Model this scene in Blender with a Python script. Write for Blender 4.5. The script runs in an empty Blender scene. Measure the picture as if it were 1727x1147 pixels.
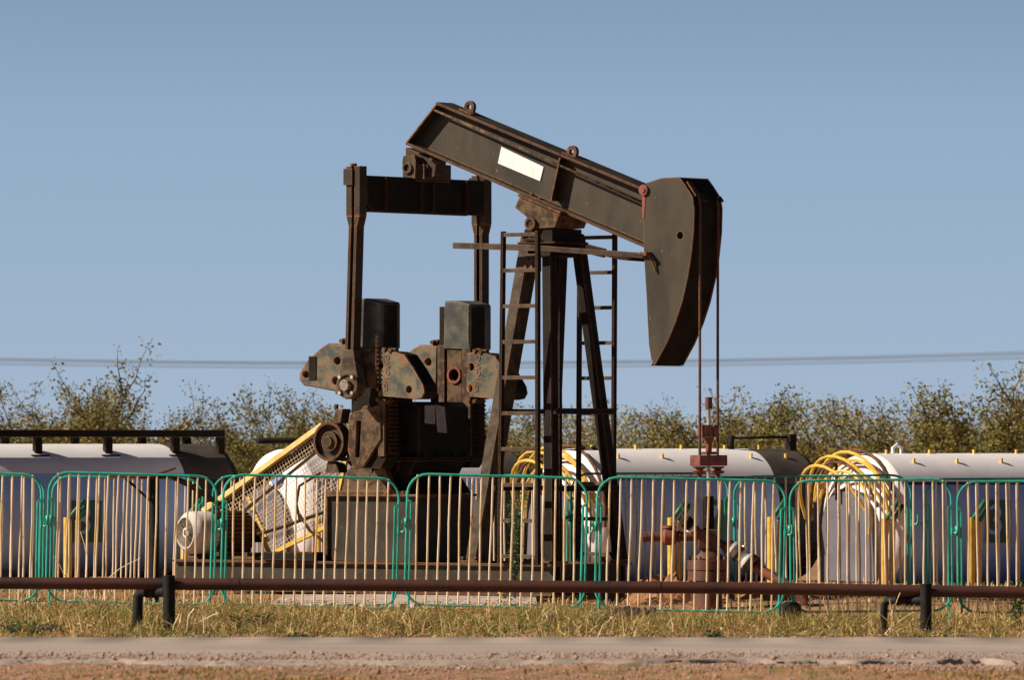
import bpy, bmesh, math, random
import numpy as np
from mathutils import Vector, Matrix
from mathutils.geometry import tessellate_polygon
R = math.radians
random.seed(7)
SC = bpy.context.scene
COL = SC.collection

# ------------------------------------------------------------------ camera, sky, sun, exposure
YH, HC, FPX = 748.0, 1.32, 12000.0          # horizon row, eye height, focal length in photo pixels
cam_d = bpy.data.cameras.new("camera")
cam = bpy.data.objects.new("camera", cam_d); COL.objects.link(cam)
cam_d.sensor_width = 36.0
cam_d.lens = 36.0 * FPX / 1727.0
cam_d.clip_start = 1.0; cam_d.clip_end = 8000.0
cam.location = (0, 0, HC)
cam.rotation_euler = (R(90) + math.atan((YH - 573.5) / FPX), 0, 0)
cam_d.dof.use_dof = True; cam_d.dof.focus_distance = 59.0; cam_d.dof.aperture_fstop = 6.3
SC.camera = cam

SUN_EL, SUN_BACK = 35.0, -9.0                # elevation; how far behind the picture plane, from the left
sv = Vector((-math.cos(R(SUN_EL)) * math.cos(R(SUN_BACK)), math.cos(R(SUN_EL)) * math.sin(R(SUN_BACK)), math.sin(R(SUN_EL))))
sun_d = bpy.data.lights.new("sun", 'SUN'); sun_d.energy = 5.0; sun_d.angle = R(0.53); sun_d.color = (1.0, 0.88, 0.73)
sun = bpy.data.objects.new("sun", sun_d); COL.objects.link(sun)
sun.rotation_euler = sv.to_track_quat('Z', 'Y').to_euler()

W = bpy.data.worlds.new("World"); SC.world = W; W.use_nodes = True
nt = W.node_tree; nt.nodes.clear()
wo = nt.nodes.new('ShaderNodeOutputWorld'); bg = nt.nodes.new('ShaderNodeBackground')
sky = nt.nodes.new('ShaderNodeTexSky'); sky.sky_type = 'NISHITA'; sky.sun_disc = False
sky.sun_elevation = R(SUN_EL); sky.sun_rotation = math.atan2(sv.x, sv.y)
sky.air_density = 1.0; sky.dust_density = 0.6; sky.ozone_density = 2.0
tc = nt.nodes.new('ShaderNodeTexCoord'); sp = nt.nodes.new('ShaderNodeSeparateXYZ'); cb = nt.nodes.new('ShaderNodeCombineXYZ')
ml = nt.nodes.new('ShaderNodeMath'); ml.operation = 'MULTIPLY_ADD'; ml.inputs[1].default_value = 0.85; ml.inputs[2].default_value = 0.17
rp = nt.nodes.new('ShaderNodeValToRGB')     # sky tint by height; darkened above the view to keep fill light low
cr = rp.color_ramp
cr.elements[0].position = 0.0; cr.elements[0].color = (1.17, .985, .915, 1)
cr.elements[1].position = 1.0; cr.elements[1].color = (.06, .06, .08, 1)
e = cr.elements.new(.046); e.color = (1.04, .96, .91, 1)
e = cr.elements.new(.11); e.color = (.40, .39, .42, 1)
e = cr.elements.new(.26); e.color = (.15, .15, .18, 1)
mx = nt.nodes.new('ShaderNodeMix'); mx.data_type = 'RGBA'; mx.blend_type = 'MULTIPLY'; mx.inputs[0].default_value = 1.0
L = nt.links.new
L(tc.outputs['Generated'], sp.inputs[0]); L(sp.outputs[0], cb.inputs[0]); L(sp.outputs[1], cb.inputs[1])
L(sp.outputs[2], ml.inputs[0]); L(ml.outputs[0], cb.inputs[2]); L(cb.outputs[0], sky.inputs[0])
L(sp.outputs[2], rp.inputs[0]); L(sky.outputs[0], mx.inputs[6]); L(rp.outputs[0], mx.inputs[7])
L(mx.outputs[2], bg.inputs[0]); bg.inputs[1].default_value = 0.10; L(bg.outputs[0], wo.inputs[0])

SC.view_settings.view_transform = 'Standard'; SC.view_settings.look = 'None'
SC.view_settings.exposure = 0.42; SC.view_settings.gamma = 1.0
try:
    SC.cycles.max_bounces = 6; SC.cycles.diffuse_bounces = 3; SC.cycles.transparent_max_bounces = 8
except Exception: pass

# ------------------------------------------------------------------ materials
def mat(name, c1, c2=None, c3=None, rough=.6, metal=0., scale=6., lo=.45, hi=.6, s3=14., lo3=.6, hi3=.68,
        bump=0., bscale=40., edge=None, erad=.012, spec=.5, stretch=None, attr=None, trans=0., speck=None):
    m = bpy.data.materials.new(name); m.use_nodes = True
    n = m.node_tree; N = n.nodes; l = n.links.new
    b = N['Principled BSDF']
    b.inputs['Roughness'].default_value = rough; b.inputs['Metallic'].default_value = metal
    b.inputs['Specular IOR Level'].default_value = spec
    geo = N.new('ShaderNodeNewGeometry')
    mp = N.new('ShaderNodeMapping'); l(geo.outputs['Position'], mp.inputs[0])
    if stretch: mp.inputs['Scale'].default_value = stretch
    def noise(s, det=6, rg=.6):
        t = N.new('ShaderNodeTexNoise'); t.inputs['Scale'].default_value = s; t.inputs['Detail'].default_value = det
        t.inputs['Roughness'].default_value = rg; l(mp.outputs[0], t.inputs['Vector']); return t
    def ramp(src, a, z):
        r = N.new('ShaderNodeMapRange'); r.inputs[1].default_value = a; r.inputs[2].default_value = z
        l(src, r.inputs[0]); return r.outputs[0]
    def mix(fac, a, bcol):
        x = N.new('ShaderNodeMix'); x.data_type = 'RGBA'; l(fac, x.inputs[0])
        if isinstance(a, tuple): x.inputs[6].default_value = (*a, 1)
        else: l(a, x.inputs[6])
        x.inputs[7].default_value = (*bcol, 1); return x.outputs[2]
    cur = c1
    if attr:
        at = N.new('ShaderNodeAttribute'); at.attribute_name = attr; cur = at.outputs['Color']
    if c2: cur = mix(ramp(noise(scale).outputs[0], lo, hi), cur, c2)
    if c3: cur = mix(ramp(noise(s3, 8, .7).outputs[0], lo3, hi3), cur, c3)
    if speck: cur = mix(ramp(noise(42., 3, .5).outputs[0], .72, .75), cur, speck)
    if edge:
        bv = N.new('ShaderNodeBevel'); bv.samples = 4; bv.inputs[0].default_value = erad
        dt = N.new('ShaderNodeVectorMath'); dt.operation = 'DOT_PRODUCT'
        l(bv.outputs[0], dt.inputs[0]); l(geo.outputs['Normal'], dt.inputs[1])
        iv = N.new('ShaderNodeMath'); iv.operation = 'SUBTRACT'; iv.inputs[0].default_value = 1.0; l(dt.outputs['Value'], iv.inputs[1])
        mu = N.new('ShaderNodeMath'); mu.operation = 'MULTIPLY'; l(ramp(iv.outputs[0], .02, .16), mu.inputs[0])
        l(ramp(noise(22.).outputs[0], .32, .50), mu.inputs[1])
        cur = mix(mu.outputs[0], cur, edge)
    if isinstance(cur, tuple): b.inputs['Base Color'].default_value = (*cur, 1)
    else: l(cur, b.inputs['Base Color'])
    if bump:
        bp = N.new('ShaderNodeBump'); bp.inputs['Strength'].default_value = 1.0; bp.inputs['Distance'].default_value = bump
        l(noise(bscale).outputs[0], bp.inputs['Height']); l(bp.outputs[0], b.inputs['Normal'])
    if trans:
        tb = N.new('ShaderNodeBsdfTranslucent'); ms = N.new('ShaderNodeMixShader'); ms.inputs[0].default_value = trans
        if not isinstance(cur, tuple): l(cur, tb.inputs[0])
        l(b.outputs[0], ms.inputs[1]); l(tb.outputs[0], ms.inputs[2]); l(ms.outputs[0], N['Material Output'].inputs[0])
    return m
RUST = (.30, .085, .035); RUSTO = (.45, .16, .05)
M = {
 'black': mat('black_oilfield_paint', (.046, .036, .024), (.024, .019, .013), (.20, .085, .040), rough=.6, spec=.22, speck=(.16,.10,.06), scale=3.5, s3=26, lo3=.68, hi3=.74, edge=RUSTO, bump=.0015, bscale=60),
 'blackd': mat('black_greasy_shaded_steel', (.017, .014, .010), (.010, .008, .006), (.09, .04, .02), rough=.7, spec=.12, scale=5, s3=18, lo3=.70, hi3=.78, edge=(.22, .09, .045), bump=.002, bscale=50),  # black steel; also painted on where parts lie in shade
 'head': mat('horsehead_paint', (.054, .041, .025), (.026, .020, .012), (.36, .17, .09), rough=.55, spec=.3, speck=(.26,.18,.12), scale=2.2, s3=15, lo3=.67, hi3=.72, stretch=(1, 1, .5), edge=RUSTO, erad=.014, bump=.001, bscale=30),
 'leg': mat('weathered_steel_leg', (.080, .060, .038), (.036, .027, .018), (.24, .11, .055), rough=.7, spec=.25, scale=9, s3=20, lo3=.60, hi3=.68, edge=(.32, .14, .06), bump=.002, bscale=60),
 'cast': mat('weathered_casting', (.065, .078, .074), (.175, .145, .095), (.26, .09, .035), rough=.8, spec=.2, scale=9, lo=.42, hi=.58, s3=24, lo3=.57, hi3=.64, edge=(.46, .13, .04), erad=.022, bump=.004, bscale=70),
 'castb': mat('brown_casting', (.12, .080, .046), (.044, .032, .021), (.26, .09, .03), rough=.8, spec=.2, scale=11, lo=.44, hi=.56, s3=18, lo3=.56, hi3=.64, edge=(.36, .13, .05), bump=.004, bscale=70),
 'block': mat('counterweight_block_paint', (.048, .050, .045), (.13, .115, .085), (.25, .13, .06), rough=.45, spec=.3, scale=6, lo=.42, hi=.66, s3=20, lo3=.64, hi3=.72, edge=(.38, .36, .30), erad=.012, bump=.002, bscale=40),
 'rail': mat('brown_rusty_rail', (.072, .020, .011), (.034, .013, .009), (.11, .04, .022), rough=.6, scale=4, s3=25, lo3=.6, hi3=.7, bump=.002, bscale=50),
 'rust': mat('rusty_pipe', (.13, .045, .027), (.060, .027, .018), (.24, .09, .045), rough=.65, scale=5, s3=30, lo3=.6, hi3=.7, bump=.002, bscale=50),
 'redrust': mat('red_rust', (.25, .060, .032), (.11, .035, .022), rough=.65, scale=16, bump=.002),
 'post': mat('dark_post_paint', (.017, .015, .013), (.010, .009, .008), (.10, .05, .03), rough=.7, spec=.18, scale=10, s3=24, lo3=.64, hi3=.72, bump=.004, bscale=40),
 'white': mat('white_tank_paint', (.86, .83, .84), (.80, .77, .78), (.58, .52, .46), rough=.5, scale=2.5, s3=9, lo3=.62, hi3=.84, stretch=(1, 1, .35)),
 'tankside': mat('blue_grey_tank_shade', (.30, .47, .86), (.26, .41, .80), (.36, .45, .72), rough=.55, scale=3, s3=9, lo3=.55, hi3=.75, stretch=(1, 1, .3)),  # blue stands in for skylit shade on the white tank's side
 'tankdark': mat('dark_tank_band', (.085, .068, .05), (.06, .05, .038), rough=.6, scale=4, bump=.002),
 'tankblack': mat('black_lattice_sheet', (.012, .012, .012), (.02, .018, .016), rough=.7, scale=10),
 'end_shade': mat('grey_end_shade', (.13, .125, .15), (.11, .105, .13), rough=.6, scale=5),  # grey that paints the arched shade on the tank ends
 'plate': mat('blank_white_plate', (.86, .84, .81), (.74, .71, .67), rough=.5, scale=14, stretch=(1, 1, .3)),
 'yellow': mat('yellow_paint', (.72, .46, .06), (.60, .34, .04), (.30, .16, .05), rough=.55, scale=9, s3=30, lo3=.66, hi3=.74),
 'paley': mat('pale_yellow_paint', (.78, .58, .22), (.66, .44, .14), (.32, .16, .06), rough=.55, scale=9, s3=26, lo3=.66, hi3=.74),
 'gold': mat('rusting_cream_bar', (.90, .74, .52), (.74, .50, .24), (.26, .11, .05), rough=.35, scale=5, s3=20, lo3=.60, hi3=.68, stretch=(1, 1, .5)),
 'green': mat('teal_green_paint', (.035, .47, .35), (.018, .33, .24), (.22, .24, .17), rough=.4, scale=6, s3=26, lo3=.70, hi3=.76),
 'grn2': mat('dark_green_paint', (.035, .20, .07), (.02, .12, .04), rough=.5, scale=8),
 'signg': mat('sign_green', (.010, .085, .055), rough=.5),
 'blue': mat('bright_blue_cap', (.05, .24, .72), rough=.4),
 'motorw': mat('motor_cover_white', (.66, .62, .56), (.50, .46, .41), (.35, .22, .13), rough=.5, scale=8, s3=25, lo3=.66, hi3=.74),
 'motorg': mat('motor_grille', (.26, .22, .17), (.12, .1, .08), rough=.6, scale=40),
 'rod': mat('polished_rod_cream', (.62, .55, .45), (.42, .34, .25), rough=.3, metal=.3, scale=12),
 'label': mat('grey_label', (.34, .32, .32), (.26, .24, .24), (.15, .14, .14), rough=.5, scale=20, s3=60, lo3=.55, hi3=.6),
 'concrete': mat('pale_concrete', (.52, .42, .35), (.40, .31, .26), (.36, .16, .10), rough=.9, scale=4, s3=3, lo3=.58, hi3=.66, bump=.008, bscale=30),
 'brick': mat('brown_brick', (.20, .12, .10), (.12, .075, .06), rough=.9, scale=20, bump=.006, bscale=50),
 'soil': mat('orange_soil', (.42, .20, .09), (.30, .14, .07), rough=.95, scale=10, bump=.02, bscale=20),
 'ground': mat('dry_ground', (.38, .19, .095), (.25, .14, .07), (.12, .13, .04), rough=.95, scale=1.2, s3=2.5, lo3=.55, hi3=.7, bump=.012, bscale=30),
 'verge': mat('reddish_gravel', (.42, .22, .13), (.27, .15, .08), (.19, .165, .05), rough=.95, scale=9, s3=2.2, lo3=.50, hi3=.62, bump=.02, bscale=40),
 'road': mat('worn_road', (.37, .30, .255), (.32, .255, .215), (.26, .20, .165), rough=.9, scale=1.6, s3=30, lo3=.6, hi3=.72, bump=.003, bscale=90, stretch=(.3, 1, 1)),
 'wire': mat('wire', (.20, .21, .25), rough=.6),
 'leaf': mat('shrub_leaf', (.1, .1, .1), attr='tint', rough=.6, trans=.3),
 'grass': mat('grass_blade', (.1, .1, .1), attr='tint', rough=.7, trans=.25),
 'twig': mat('twig_bark', (.115, .085, .06), (.07, .05, .04), rough=.9, scale=8),
 'stone': mat('gravel_stone', (.40, .26, .19), (.28, .16, .11), (.55, .42, .34), rough=.9, scale=7, s3=9, lo3=.55, hi3=.62),
}

# ------------------------------------------------------------------ mesh helpers
def me_from(name, V, F, m, smooth=None, mats=None, midx=None):
    me = bpy.data.meshes.new(name); me.from_pydata([tuple(v) for v in V], [], F); me.update()
    for mm in (mats or [m]): me.materials.append(mm)
    if midx: me.polygons.foreach_set('material_index', midx)
    if smooth is not None:
        me.polygons.foreach_set('use_smooth', smooth if isinstance(smooth, list) else [bool(smooth)] * len(me.polygons))
    return me
class MB:
    def __init__(s): s.v = []; s.f = []; s.s = []
    def add(s, V, F, sm=False):
        o = len(s.v); s.v += [Vector(v) for v in V]; s.f += [tuple(i + o for i in f) for f in F]
        s.s += sm if isinstance(sm, list) else [sm] * len(F); return s
    def box(s, x0, x1, y0, y1, z0, z1):
        V = [(x, y, z) for x in (x0, x1) for y in (y0, y1) for z in (z0, z1)]
        return s.add(V, [(0, 1, 3, 2), (4, 6, 7, 5), (0, 4, 5, 1), (2, 3, 7, 6), (0, 2, 6, 4), (1, 5, 7, 3)])
    def beam(s, a, b, w, d, up=(0, 1, 0)):
        """rectangular bar from a to b; d along 'up' (made square to it), w across"""
        a, b = Vector(a), Vector(b); t = (b - a).normalized(); u = Vector(up); u = (u - t * u.dot(t)).normalized(); r = t.cross(u)
        V = [p + r * (i * w / 2) + u * (j * d / 2) for p in (a, b) for i, j in ((-1, -1), (1, -1), (1, 1), (-1, 1))]
        return s.add(V, [(3, 2, 1, 0), (4, 5, 6, 7), (0, 1, 5, 4), (1, 2, 6, 5), (2, 3, 7, 6), (3, 0, 4, 7)])
    def prism(s, P, y0, y1, holes=()):
        """polygon in xz (list of (x,z)) from y0 to y1, with holes"""
        loops = [list(P)] + [list(h) for h in holes]
        pts = [p for lp in loops for p in lp]; n = len(pts)
        tris = tessellate_polygon([[Vector((x, z, 0)) for x, z in lp] for lp in loops])
        V = [(x, y0, z) for x, z in pts] + [(x, y1, z) for x, z in pts]
        F = []; sm = []
        for t in tris:
            a, b, c = [Vector((pts[i][0], pts[i][1])) for i in t]
            cr_ = (b - a).cross(c - a)
            if abs(cr_) < 1e-12: continue
            t = t if cr_ > 0 else t[::-1]       # CCW in xz seen from -y
            F.append(tuple(t)); F.append(tuple(i + n for i in reversed(t))); sm += [False, False]
        o = 0
        for k, lp in enumerate(loops):
            m_ = len(lp); area = sum(lp[i][0] * lp[(i + 1) % m_][1] - lp[(i + 1) % m_][0] * lp[i][1] for i in range(m_))
            flip = (area < 0) != (k > 0)
            for i in range(m_):
                j = (i + 1) % m_; q = (o + i, o + i + n, o + j + n, o + j)
                F.append(q[::-1] if flip else q); sm.append(False)
            o += m_
        # side quads must wind outward: recomputed on build
        return s.add(V, F, sm)
    def tube(s, P, r, n=8, caps=True, rr=None):
        P = [Vector(p) for p in P]; V = []; F = []; prev = None
        for i, p in enumerate(P):
            t = ((P[min(i + 1, len(P) - 1)] - P[max(i - 1, 0)])).normalized()
            if prev is None:
                a = Vector((0, 0, 1)) if abs(t.z) < .9 else Vector((1, 0, 0)); u = t.cross(a).normalized()
            else: u = (prev - t * prev.dot(t)).normalized()
            prev = u; w = t.cross(u); rad = rr[i] if rr else r
            V += [p + (u * math.cos(2 * math.pi * k / n) + w * math.sin(2 * math.pi * k / n)) * rad for k in range(n)]
        for i in range(len(P) - 1):
            for k in range(n):
                F.append((i * n + k, i * n + (k + 1) % n, (i + 1) * n + (k + 1) % n, (i + 1) * n + k))
        sm = [True] * len(F)
        if caps:
            F += [tuple(range(n))[::-1], tuple(range((len(P) - 1) * n, len(P) * n))]; sm += [False, False]
        return s.add(V, F, sm)
    def cyl(s, a, b, r, n=20): return s.tube([a, b], r, n)
    def lathe(s, prof, org, axis, n=32):
        """prof: (distance along axis, radius)"""
        ax = Vector(axis).normalized(); a = Vector((0, 0, 1)) if abs(ax.z) < .9 else Vector((1, 0, 0))
        u = ax.cross(a).normalized(); w = ax.cross(u); V = []; F = []
        for d, r in prof:
            V += [Vector(org) + ax * d + (u * math.cos(2 * math.pi * k / n) + w * math.sin(2 * math.pi * k / n)) * max(r, 1e-4) for k in range(n)]
        for i in range(len(prof) - 1):
            for k in range(n): F.append((i * n + k, i * n + (k + 1) % n, (i + 1) * n + (k + 1) % n, (i + 1) * n + k))
        return s.add(V, F, True)
    def hexa(s, c, axis, r, h): return s.tube([Vector(c), Vector(c) + Vector(axis).normalized() * h], r, 6)
    def build(s, name, m, parent=None, bevel=0., mats=None):
        me = me_from(name, s.v, s.f, M[m] if isinstance(m, str) else m, s.s)
        bm = bmesh.new(); bm.from_mesh(me); bmesh.ops.recalc_face_normals(bm, faces=bm.faces)
        for f in bm.faces:
            for e_ in f.edges: pass
        for e_ in bm.edges:
            if len(e_.link_faces) == 2 and e_.link_faces[0].normal.angle(e_.link_faces[1].normal, 0) > R(35): e_.smooth = False
        bm.to_mesh(me); bm.free()
        o = bpy.data.objects.new(name, me); COL.objects.link(o)
        if parent: o.parent = parent
        if bevel:
            b = o.modifiers.new('bevel', 'BEVEL'); b.width = bevel; b.segments = 1; b.limit_method = 'ANGLE'; b.angle_limit = R(40)
        return o
def tag(o, label=None, cat=None, group=None, kind=None):
    for k, v in (('label', label), ('category', cat), ('group', group), ('kind', kind)):
        if v: o[k] = v
    return o
def thing(name, label, cat, loc=(0, 0, 0), rz=0., group=None):
    o = bpy.data.objects.new(name, None); COL.objects.link(o); o.empty_display_size = .1
    o.location = loc; o.rotation_euler = (0, 0, rz); return tag(o, label, cat, group)
def text_mesh(name, s, size, depth, m, parent, mw):
    c = bpy.data.curves.new(name, 'FONT'); c.body = s; c.size = size; c.extrude = depth; c.align_x = 'CENTER'; c.align_y = 'CENTER'
    o = bpy.data.objects.new(name, c); COL.objects.link(o)
    dg = bpy.context.evaluated_depsgraph_get(); me = bpy.data.meshes.new_from_object(o.evaluated_get(dg))
    bpy.data.objects.remove(o); me.materials.clear(); me.materials.append(M[m]); me.transform(mw)
    o = bpy.data.objects.new(name, me); COL.objects.link(o); o.parent = parent; return o
def P(px, py, Y): return Vector(((px - 863.5) * Y / FPX, Y, HC + (YH - py) * Y / FPX))
def circ(cx, cz, r, n=16, a0=0., a1=360.):
    return [(cx + r * math.cos(R(a0 + (a1 - a0) * i / n)), cz + r * math.sin(R(a0 + (a1 - a0) * i / n))) for i in range(n if a1 - a0 >= 360 else n + 1)]

# ------------------------------------------------------------------ ground
def sheet(name, xs, ys, zf, m, kind='structure'):
    V = [(x, y, zf(x, y)) for y in ys for x in xs]; n = len(xs)
    F = [(j * n + i, j * n + i + 1, (j + 1) * n + i + 1, (j + 1) * n + i) for j in range(len(ys) - 1) for i in range(n - 1)]
    o = bpy.data.objects.new(name, me_from(name, V, F, M[m], True)); COL.objects.link(o); o['kind'] = kind; return o
def hum(x, y):
    sm = lambda a, b, t: (lambda q: q * q * (3 - 2 * q))(min(1., max(0., (t - a) / (b - a))))
    return -.075 * sm(.1, 1.6, x) * sm(50.5, 54.5, y) * (1 - sm(57.5, 60.5, y)) + .012 * math.sin(x * 1.7 + y * .9) + .010 * math.sin(x * 4.1 - y * 2.3 + 1) + .006 * math.sin(x * 9.3 + y * 7.1)
xs = [-2500, -600, -150, -40, -14] + list(np.arange(-8, 8.01, .16)) + [14, 40, 150, 600, 2500]
ys = [-60, 0, 25, 36] + list(np.arange(38, 70, .2)) + [75, 90, 120, 200, 500, 1500, 6000]
sheet('ground', xs, ys, lambda x, y: hum(x, y) - (.035 if 41 < y < 46.9 else 0), 'ground')
rng = random.Random(3)
def road_edge(x):      # ragged near edge of the worn road
    return 41.95 + .16 * math.sin(x * 1.3) + .09 * math.sin(x * 5.1 + 1) + .05 * math.sin(x * 13.7 + 2)
rx = [-400, -60, -14] + list(np.arange(-8, 8.01, .05)) + [14, 60, 400]
Vr = []; Fr = []
for x in rx:
    j = road_edge(x) + (rng.uniform(-.04, .04) if abs(x) < 9 else 0)
    zt = .024 + .010 * math.sin(x * 2.3 + 1) + .006 * math.sin(x * 7.7) + rng.uniform(-.006, .006) + (.012 if x > .6 else 0)
    fe = 46.55 + .06 * math.sin(x * 3.3) + .04 * math.sin(x * 11)
    Vr += [(x, j + (.05 if x > .9 else -.10), -.02 if x <= .9 else -.04), (x, j, zt), (x, j + .30, .036), (x, 44.3, .06), (x, fe, .05), (x, fe + .05, -.04)]
for i in range(len(rx) - 1):
    for k in range(5): Fr.append((i * 6 + k, (i + 1) * 6 + k, (i + 1) * 6 + k + 1, i * 6 + k + 1))
o = bpy.data.objects.new('road', me_from('road', Vr, Fr, M['road'], True)); COL.objects.link(o); o['kind'] = 'structure'
sheet('gravel_verge', [-300, -30] + list(np.arange(-8, 8.01, .08)) + [30, 300], list(np.arange(37.2, 42.41, .08)),
      lambda x, y: .002 + .5 * hum(x, y) + (.004 if 37.3 < y < 42.3 else -.1) + .016 * math.sin(x * 23 + y * 17) * math.sin(x * 31 - y * 12), 'verge')

# ------------------------------------------------------------------ pump jack
A = 38.0; CA, SA = math.cos(R(A)), math.sin(R(A))
X0 = (930 - 863.5) * 60 / FPX
pj = thing('oil_pump_jack', 'tall black rusting oil pump jack with its horsehead lowered to the right', 'pump jack', (X0, 60, 0), R(-A))
def S(px, py, y):          # photo point on the machine plane local-y = y  ->  local x, z
    q = (px - 863.5) / FPX
    x = (q * 60 + q * y * CA - y * SA - X0) / (CA + q * SA)
    Y = 60 - x * SA + y * CA
    return Vector((x, y, HC + (YH - py) * Y / FPX))
def SX(px, py, x):         # photo point on the machine plane local-x = x
    q = (px - 863.5) / FPX
    y = (q * (60 - x * SA) - x * CA - X0) / (SA - q * CA)
    Y = 60 - x * SA + y * CA
    return Vector((x, y, HC + (YH - py) * Y / FPX))
def S2(pts, y): return [(p.x, p.z) for p in (S(a, b, y) for a, b in pts)]
def zz(py, Y=60.): return HC + (YH - py) * Y / FPX
def bolts(mb, pts, y, r=.016, h=.025):
    for a, b in pts: mb.hexa(S(a, b, y), (0, -1, 0), r, h)

# skid --------------------------------------------------------------
zt, zb = zz(950), .04
XL, XF, YN, YF = -3.77, .40, -.52, .60
sk = MB()
for y in (YN, YF - .14):
    sk.box(XL, XF, y, y + .14, zt - .022, zt).box(XL, XF, y, y + .14, zb, zb + .02).box(XL + .004, XF - .004, y + .045, y + .06, zb + .02, zt - .022)
for x in (-3.7, -2.9, -2.2, -1.1, -.3, XF - .08): sk.box(x, x + .07, YN + .141, YF - .141, zb + .003, zt - .004)
skid = sk.build('skid', 'black', pj, .003)
mb = MB(); mb.box(XL + .05, -2.55, YN + .15, YF - .16, zt + .001, zt + .03)
for x in (-3.62, -3.3, -2.98): mb.box(x, x + .05, YN + .02, YN + .35, zt + .031, zt + .065)
mb.build('motor_rail', 'castb', pj, .003)
mb = MB(); mb.box(-2.72, -2.15, YN - .03, YN + .2, zt + .002, zt + .075); mb.build('rail_block', 'blackd', pj, .004)

# base box under the gearbox ---------------------------------------
BX0, BX1, BYN, BYF = S(556, 900, -.36).x, S(702, 900, -.36).x, -.36, .42
zbt = S(620, 838, -.36).z
mb = MB(); mb.box(BX0, BX1, BYN, BYF, zt + .001, zbt)
mb.build('base_box', 'black', pj, .004)
mb = MB(); mb.box(BX0 - .05, BX1 + .05, BYN - .05, BYF + .05, zbt + .001, zbt + .022)
mb.box(BX0 - .03, BX0 - .001, BYN - .03, BYN + .04, zt + .003, zbt - .001)
for i in range(7): mb.hexa((BX0 + .08 + i * (BX1 - BX0 - .16) / 6, BYN - .03, zbt + .022), (0, 0, 1), .015, .03)
mb.build('base_flange', 'castb', pj, .003)
# gearbox ------------------------------------------------------------
GX0, GX1 = -2.0, -1.22
zg = SX(740, 678, GX1).z; zgm = SX(740, 775, GX1).z; zgf = zbt + .024
gb = MB()
prof = [(GX0 - .02, zgm - .02), (GX0 + .03, zg - .12), (GX0 + .18, zg), (GX1 - .06, zg), (GX1, zg - .05), (GX1, zgm), (GX1 - .04, zgm - .03), (GX1 - .10, zgf + .17), (GX1, zgf + .05), (GX1 + .03, zgf), (GX0 - .03, zgf), (GX0, zgf + .05), (GX0 + .1, zgf + .17)]
gb.prism(prof, -.27, .42)
gear = gb.build('gearbox', 'blackd', pj, .008)
mb = MB(); mb.box(GX0 - .05, GX1 + .035, -.31, .46, zgm - .018, zgm + .018)
mb.box(GX0 + .25, GX0 + .42, -.1, .1, zg + .001, zg + .035); mb.cyl((GX1 - .12, .1, zg), (GX1 - .12, .1, zg + .07), .035, 12)
for y in (-.2, 0, .2, .38): mb.hexa((GX1 + .012, y, zgm + .019), (0, 0, 1), .016, .03)
mb.lathe([(0, .03), (0, .18), (.03, .18), (.03, .11), (.08, .11), (.08, .001)], (GX0 + .42, -.27, zgm), (0, -1, 0))
mb.build('gearbox_joint', 'blackd', pj, .003)
for (pts, nm) in (([(716, 684), (733, 684), (733, 716), (716, 714)], 'upper'), ([(734, 683), (749, 686), (753, 731), (737, 729)], 'lower')):
    q = [SX(a, b, GX1 + .004) for a, b in pts]
    V = q + [v + Vector((.006, 0, 0)) for v in q]
    MB().add(V, [(0, 1, 2, 3), (4, 5, 6, 7), (0, 1, 5, 4), (1, 2, 6, 5), (2, 3, 7, 6), (3, 0, 4, 7)]).build('label_plate', 'label', pj)
# gearbox feet on the near side (brown)
mb = MB()
mb.prism(S2([(576, 838), (582, 800), (604, 772), (622, 770), (628, 800), (640, 770), (648, 790), (662, 826), (668, 838)], -.40), -.40, -.33)
mb.box(BX0 - .03, BX1 - .1, -.405, -.30, zbt + .023, zbt + .05)
for x in (-1.95, -1.8, -1.6, -1.4): mb.hexa((x, -.37, zbt + .05), (0, 0, 1), .018, .035)
mb.build('gearbox_foot', 'castb', pj, .004)

# cranks -------------------------------------------------------------
PX = -1.50        # crank pin x
def teeth(mb, x, y0, y1, z0, z1, n, s=1):
    h = (z1 - z0) / n
    for i in range(n):
        z = z0 + i * h
        mb.add([(x, y0, z), (x, y1, z), (x + s * .035, y0, z + h * .35), (x + s * .035, y1, z + h * .35), (x + s * .03, y0, z + h * .6), (x + s * .03, y1, z + h * .6), (x, y0, z + h * .85), (x, y1, z + h * .85)],
               [(0, 2, 3, 1), (2, 4, 5, 3), (4, 6, 7, 5), (0, 6, 4, 2), (1, 3, 5, 7), (0, 1, 7, 6)])
lobe_r = [(640, 592), (668, 594), (684, 599), (700, 622), (716, 650), (718, 662), (713, 671), (703, 673), (642, 668), (636, 640), (640, 610)]
lobe_l = [(586, 581), (555, 580), (543, 587), (519, 610), (508, 628), (506, 640), (514, 650), (527, 652), (584, 663)]
YV = -.66
LR, LL = S2(lobe_r, YV), S2(lobe_l, YV)
zlo, zhi = S(620, 790, YV).z, S(620, 503, YV).z
ax0, ax1 = -1.69, -1.31
def hole(px, py, r, y=YV): p = S(px, py, y); return circ(p.x, p.z, r, 14)
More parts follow.
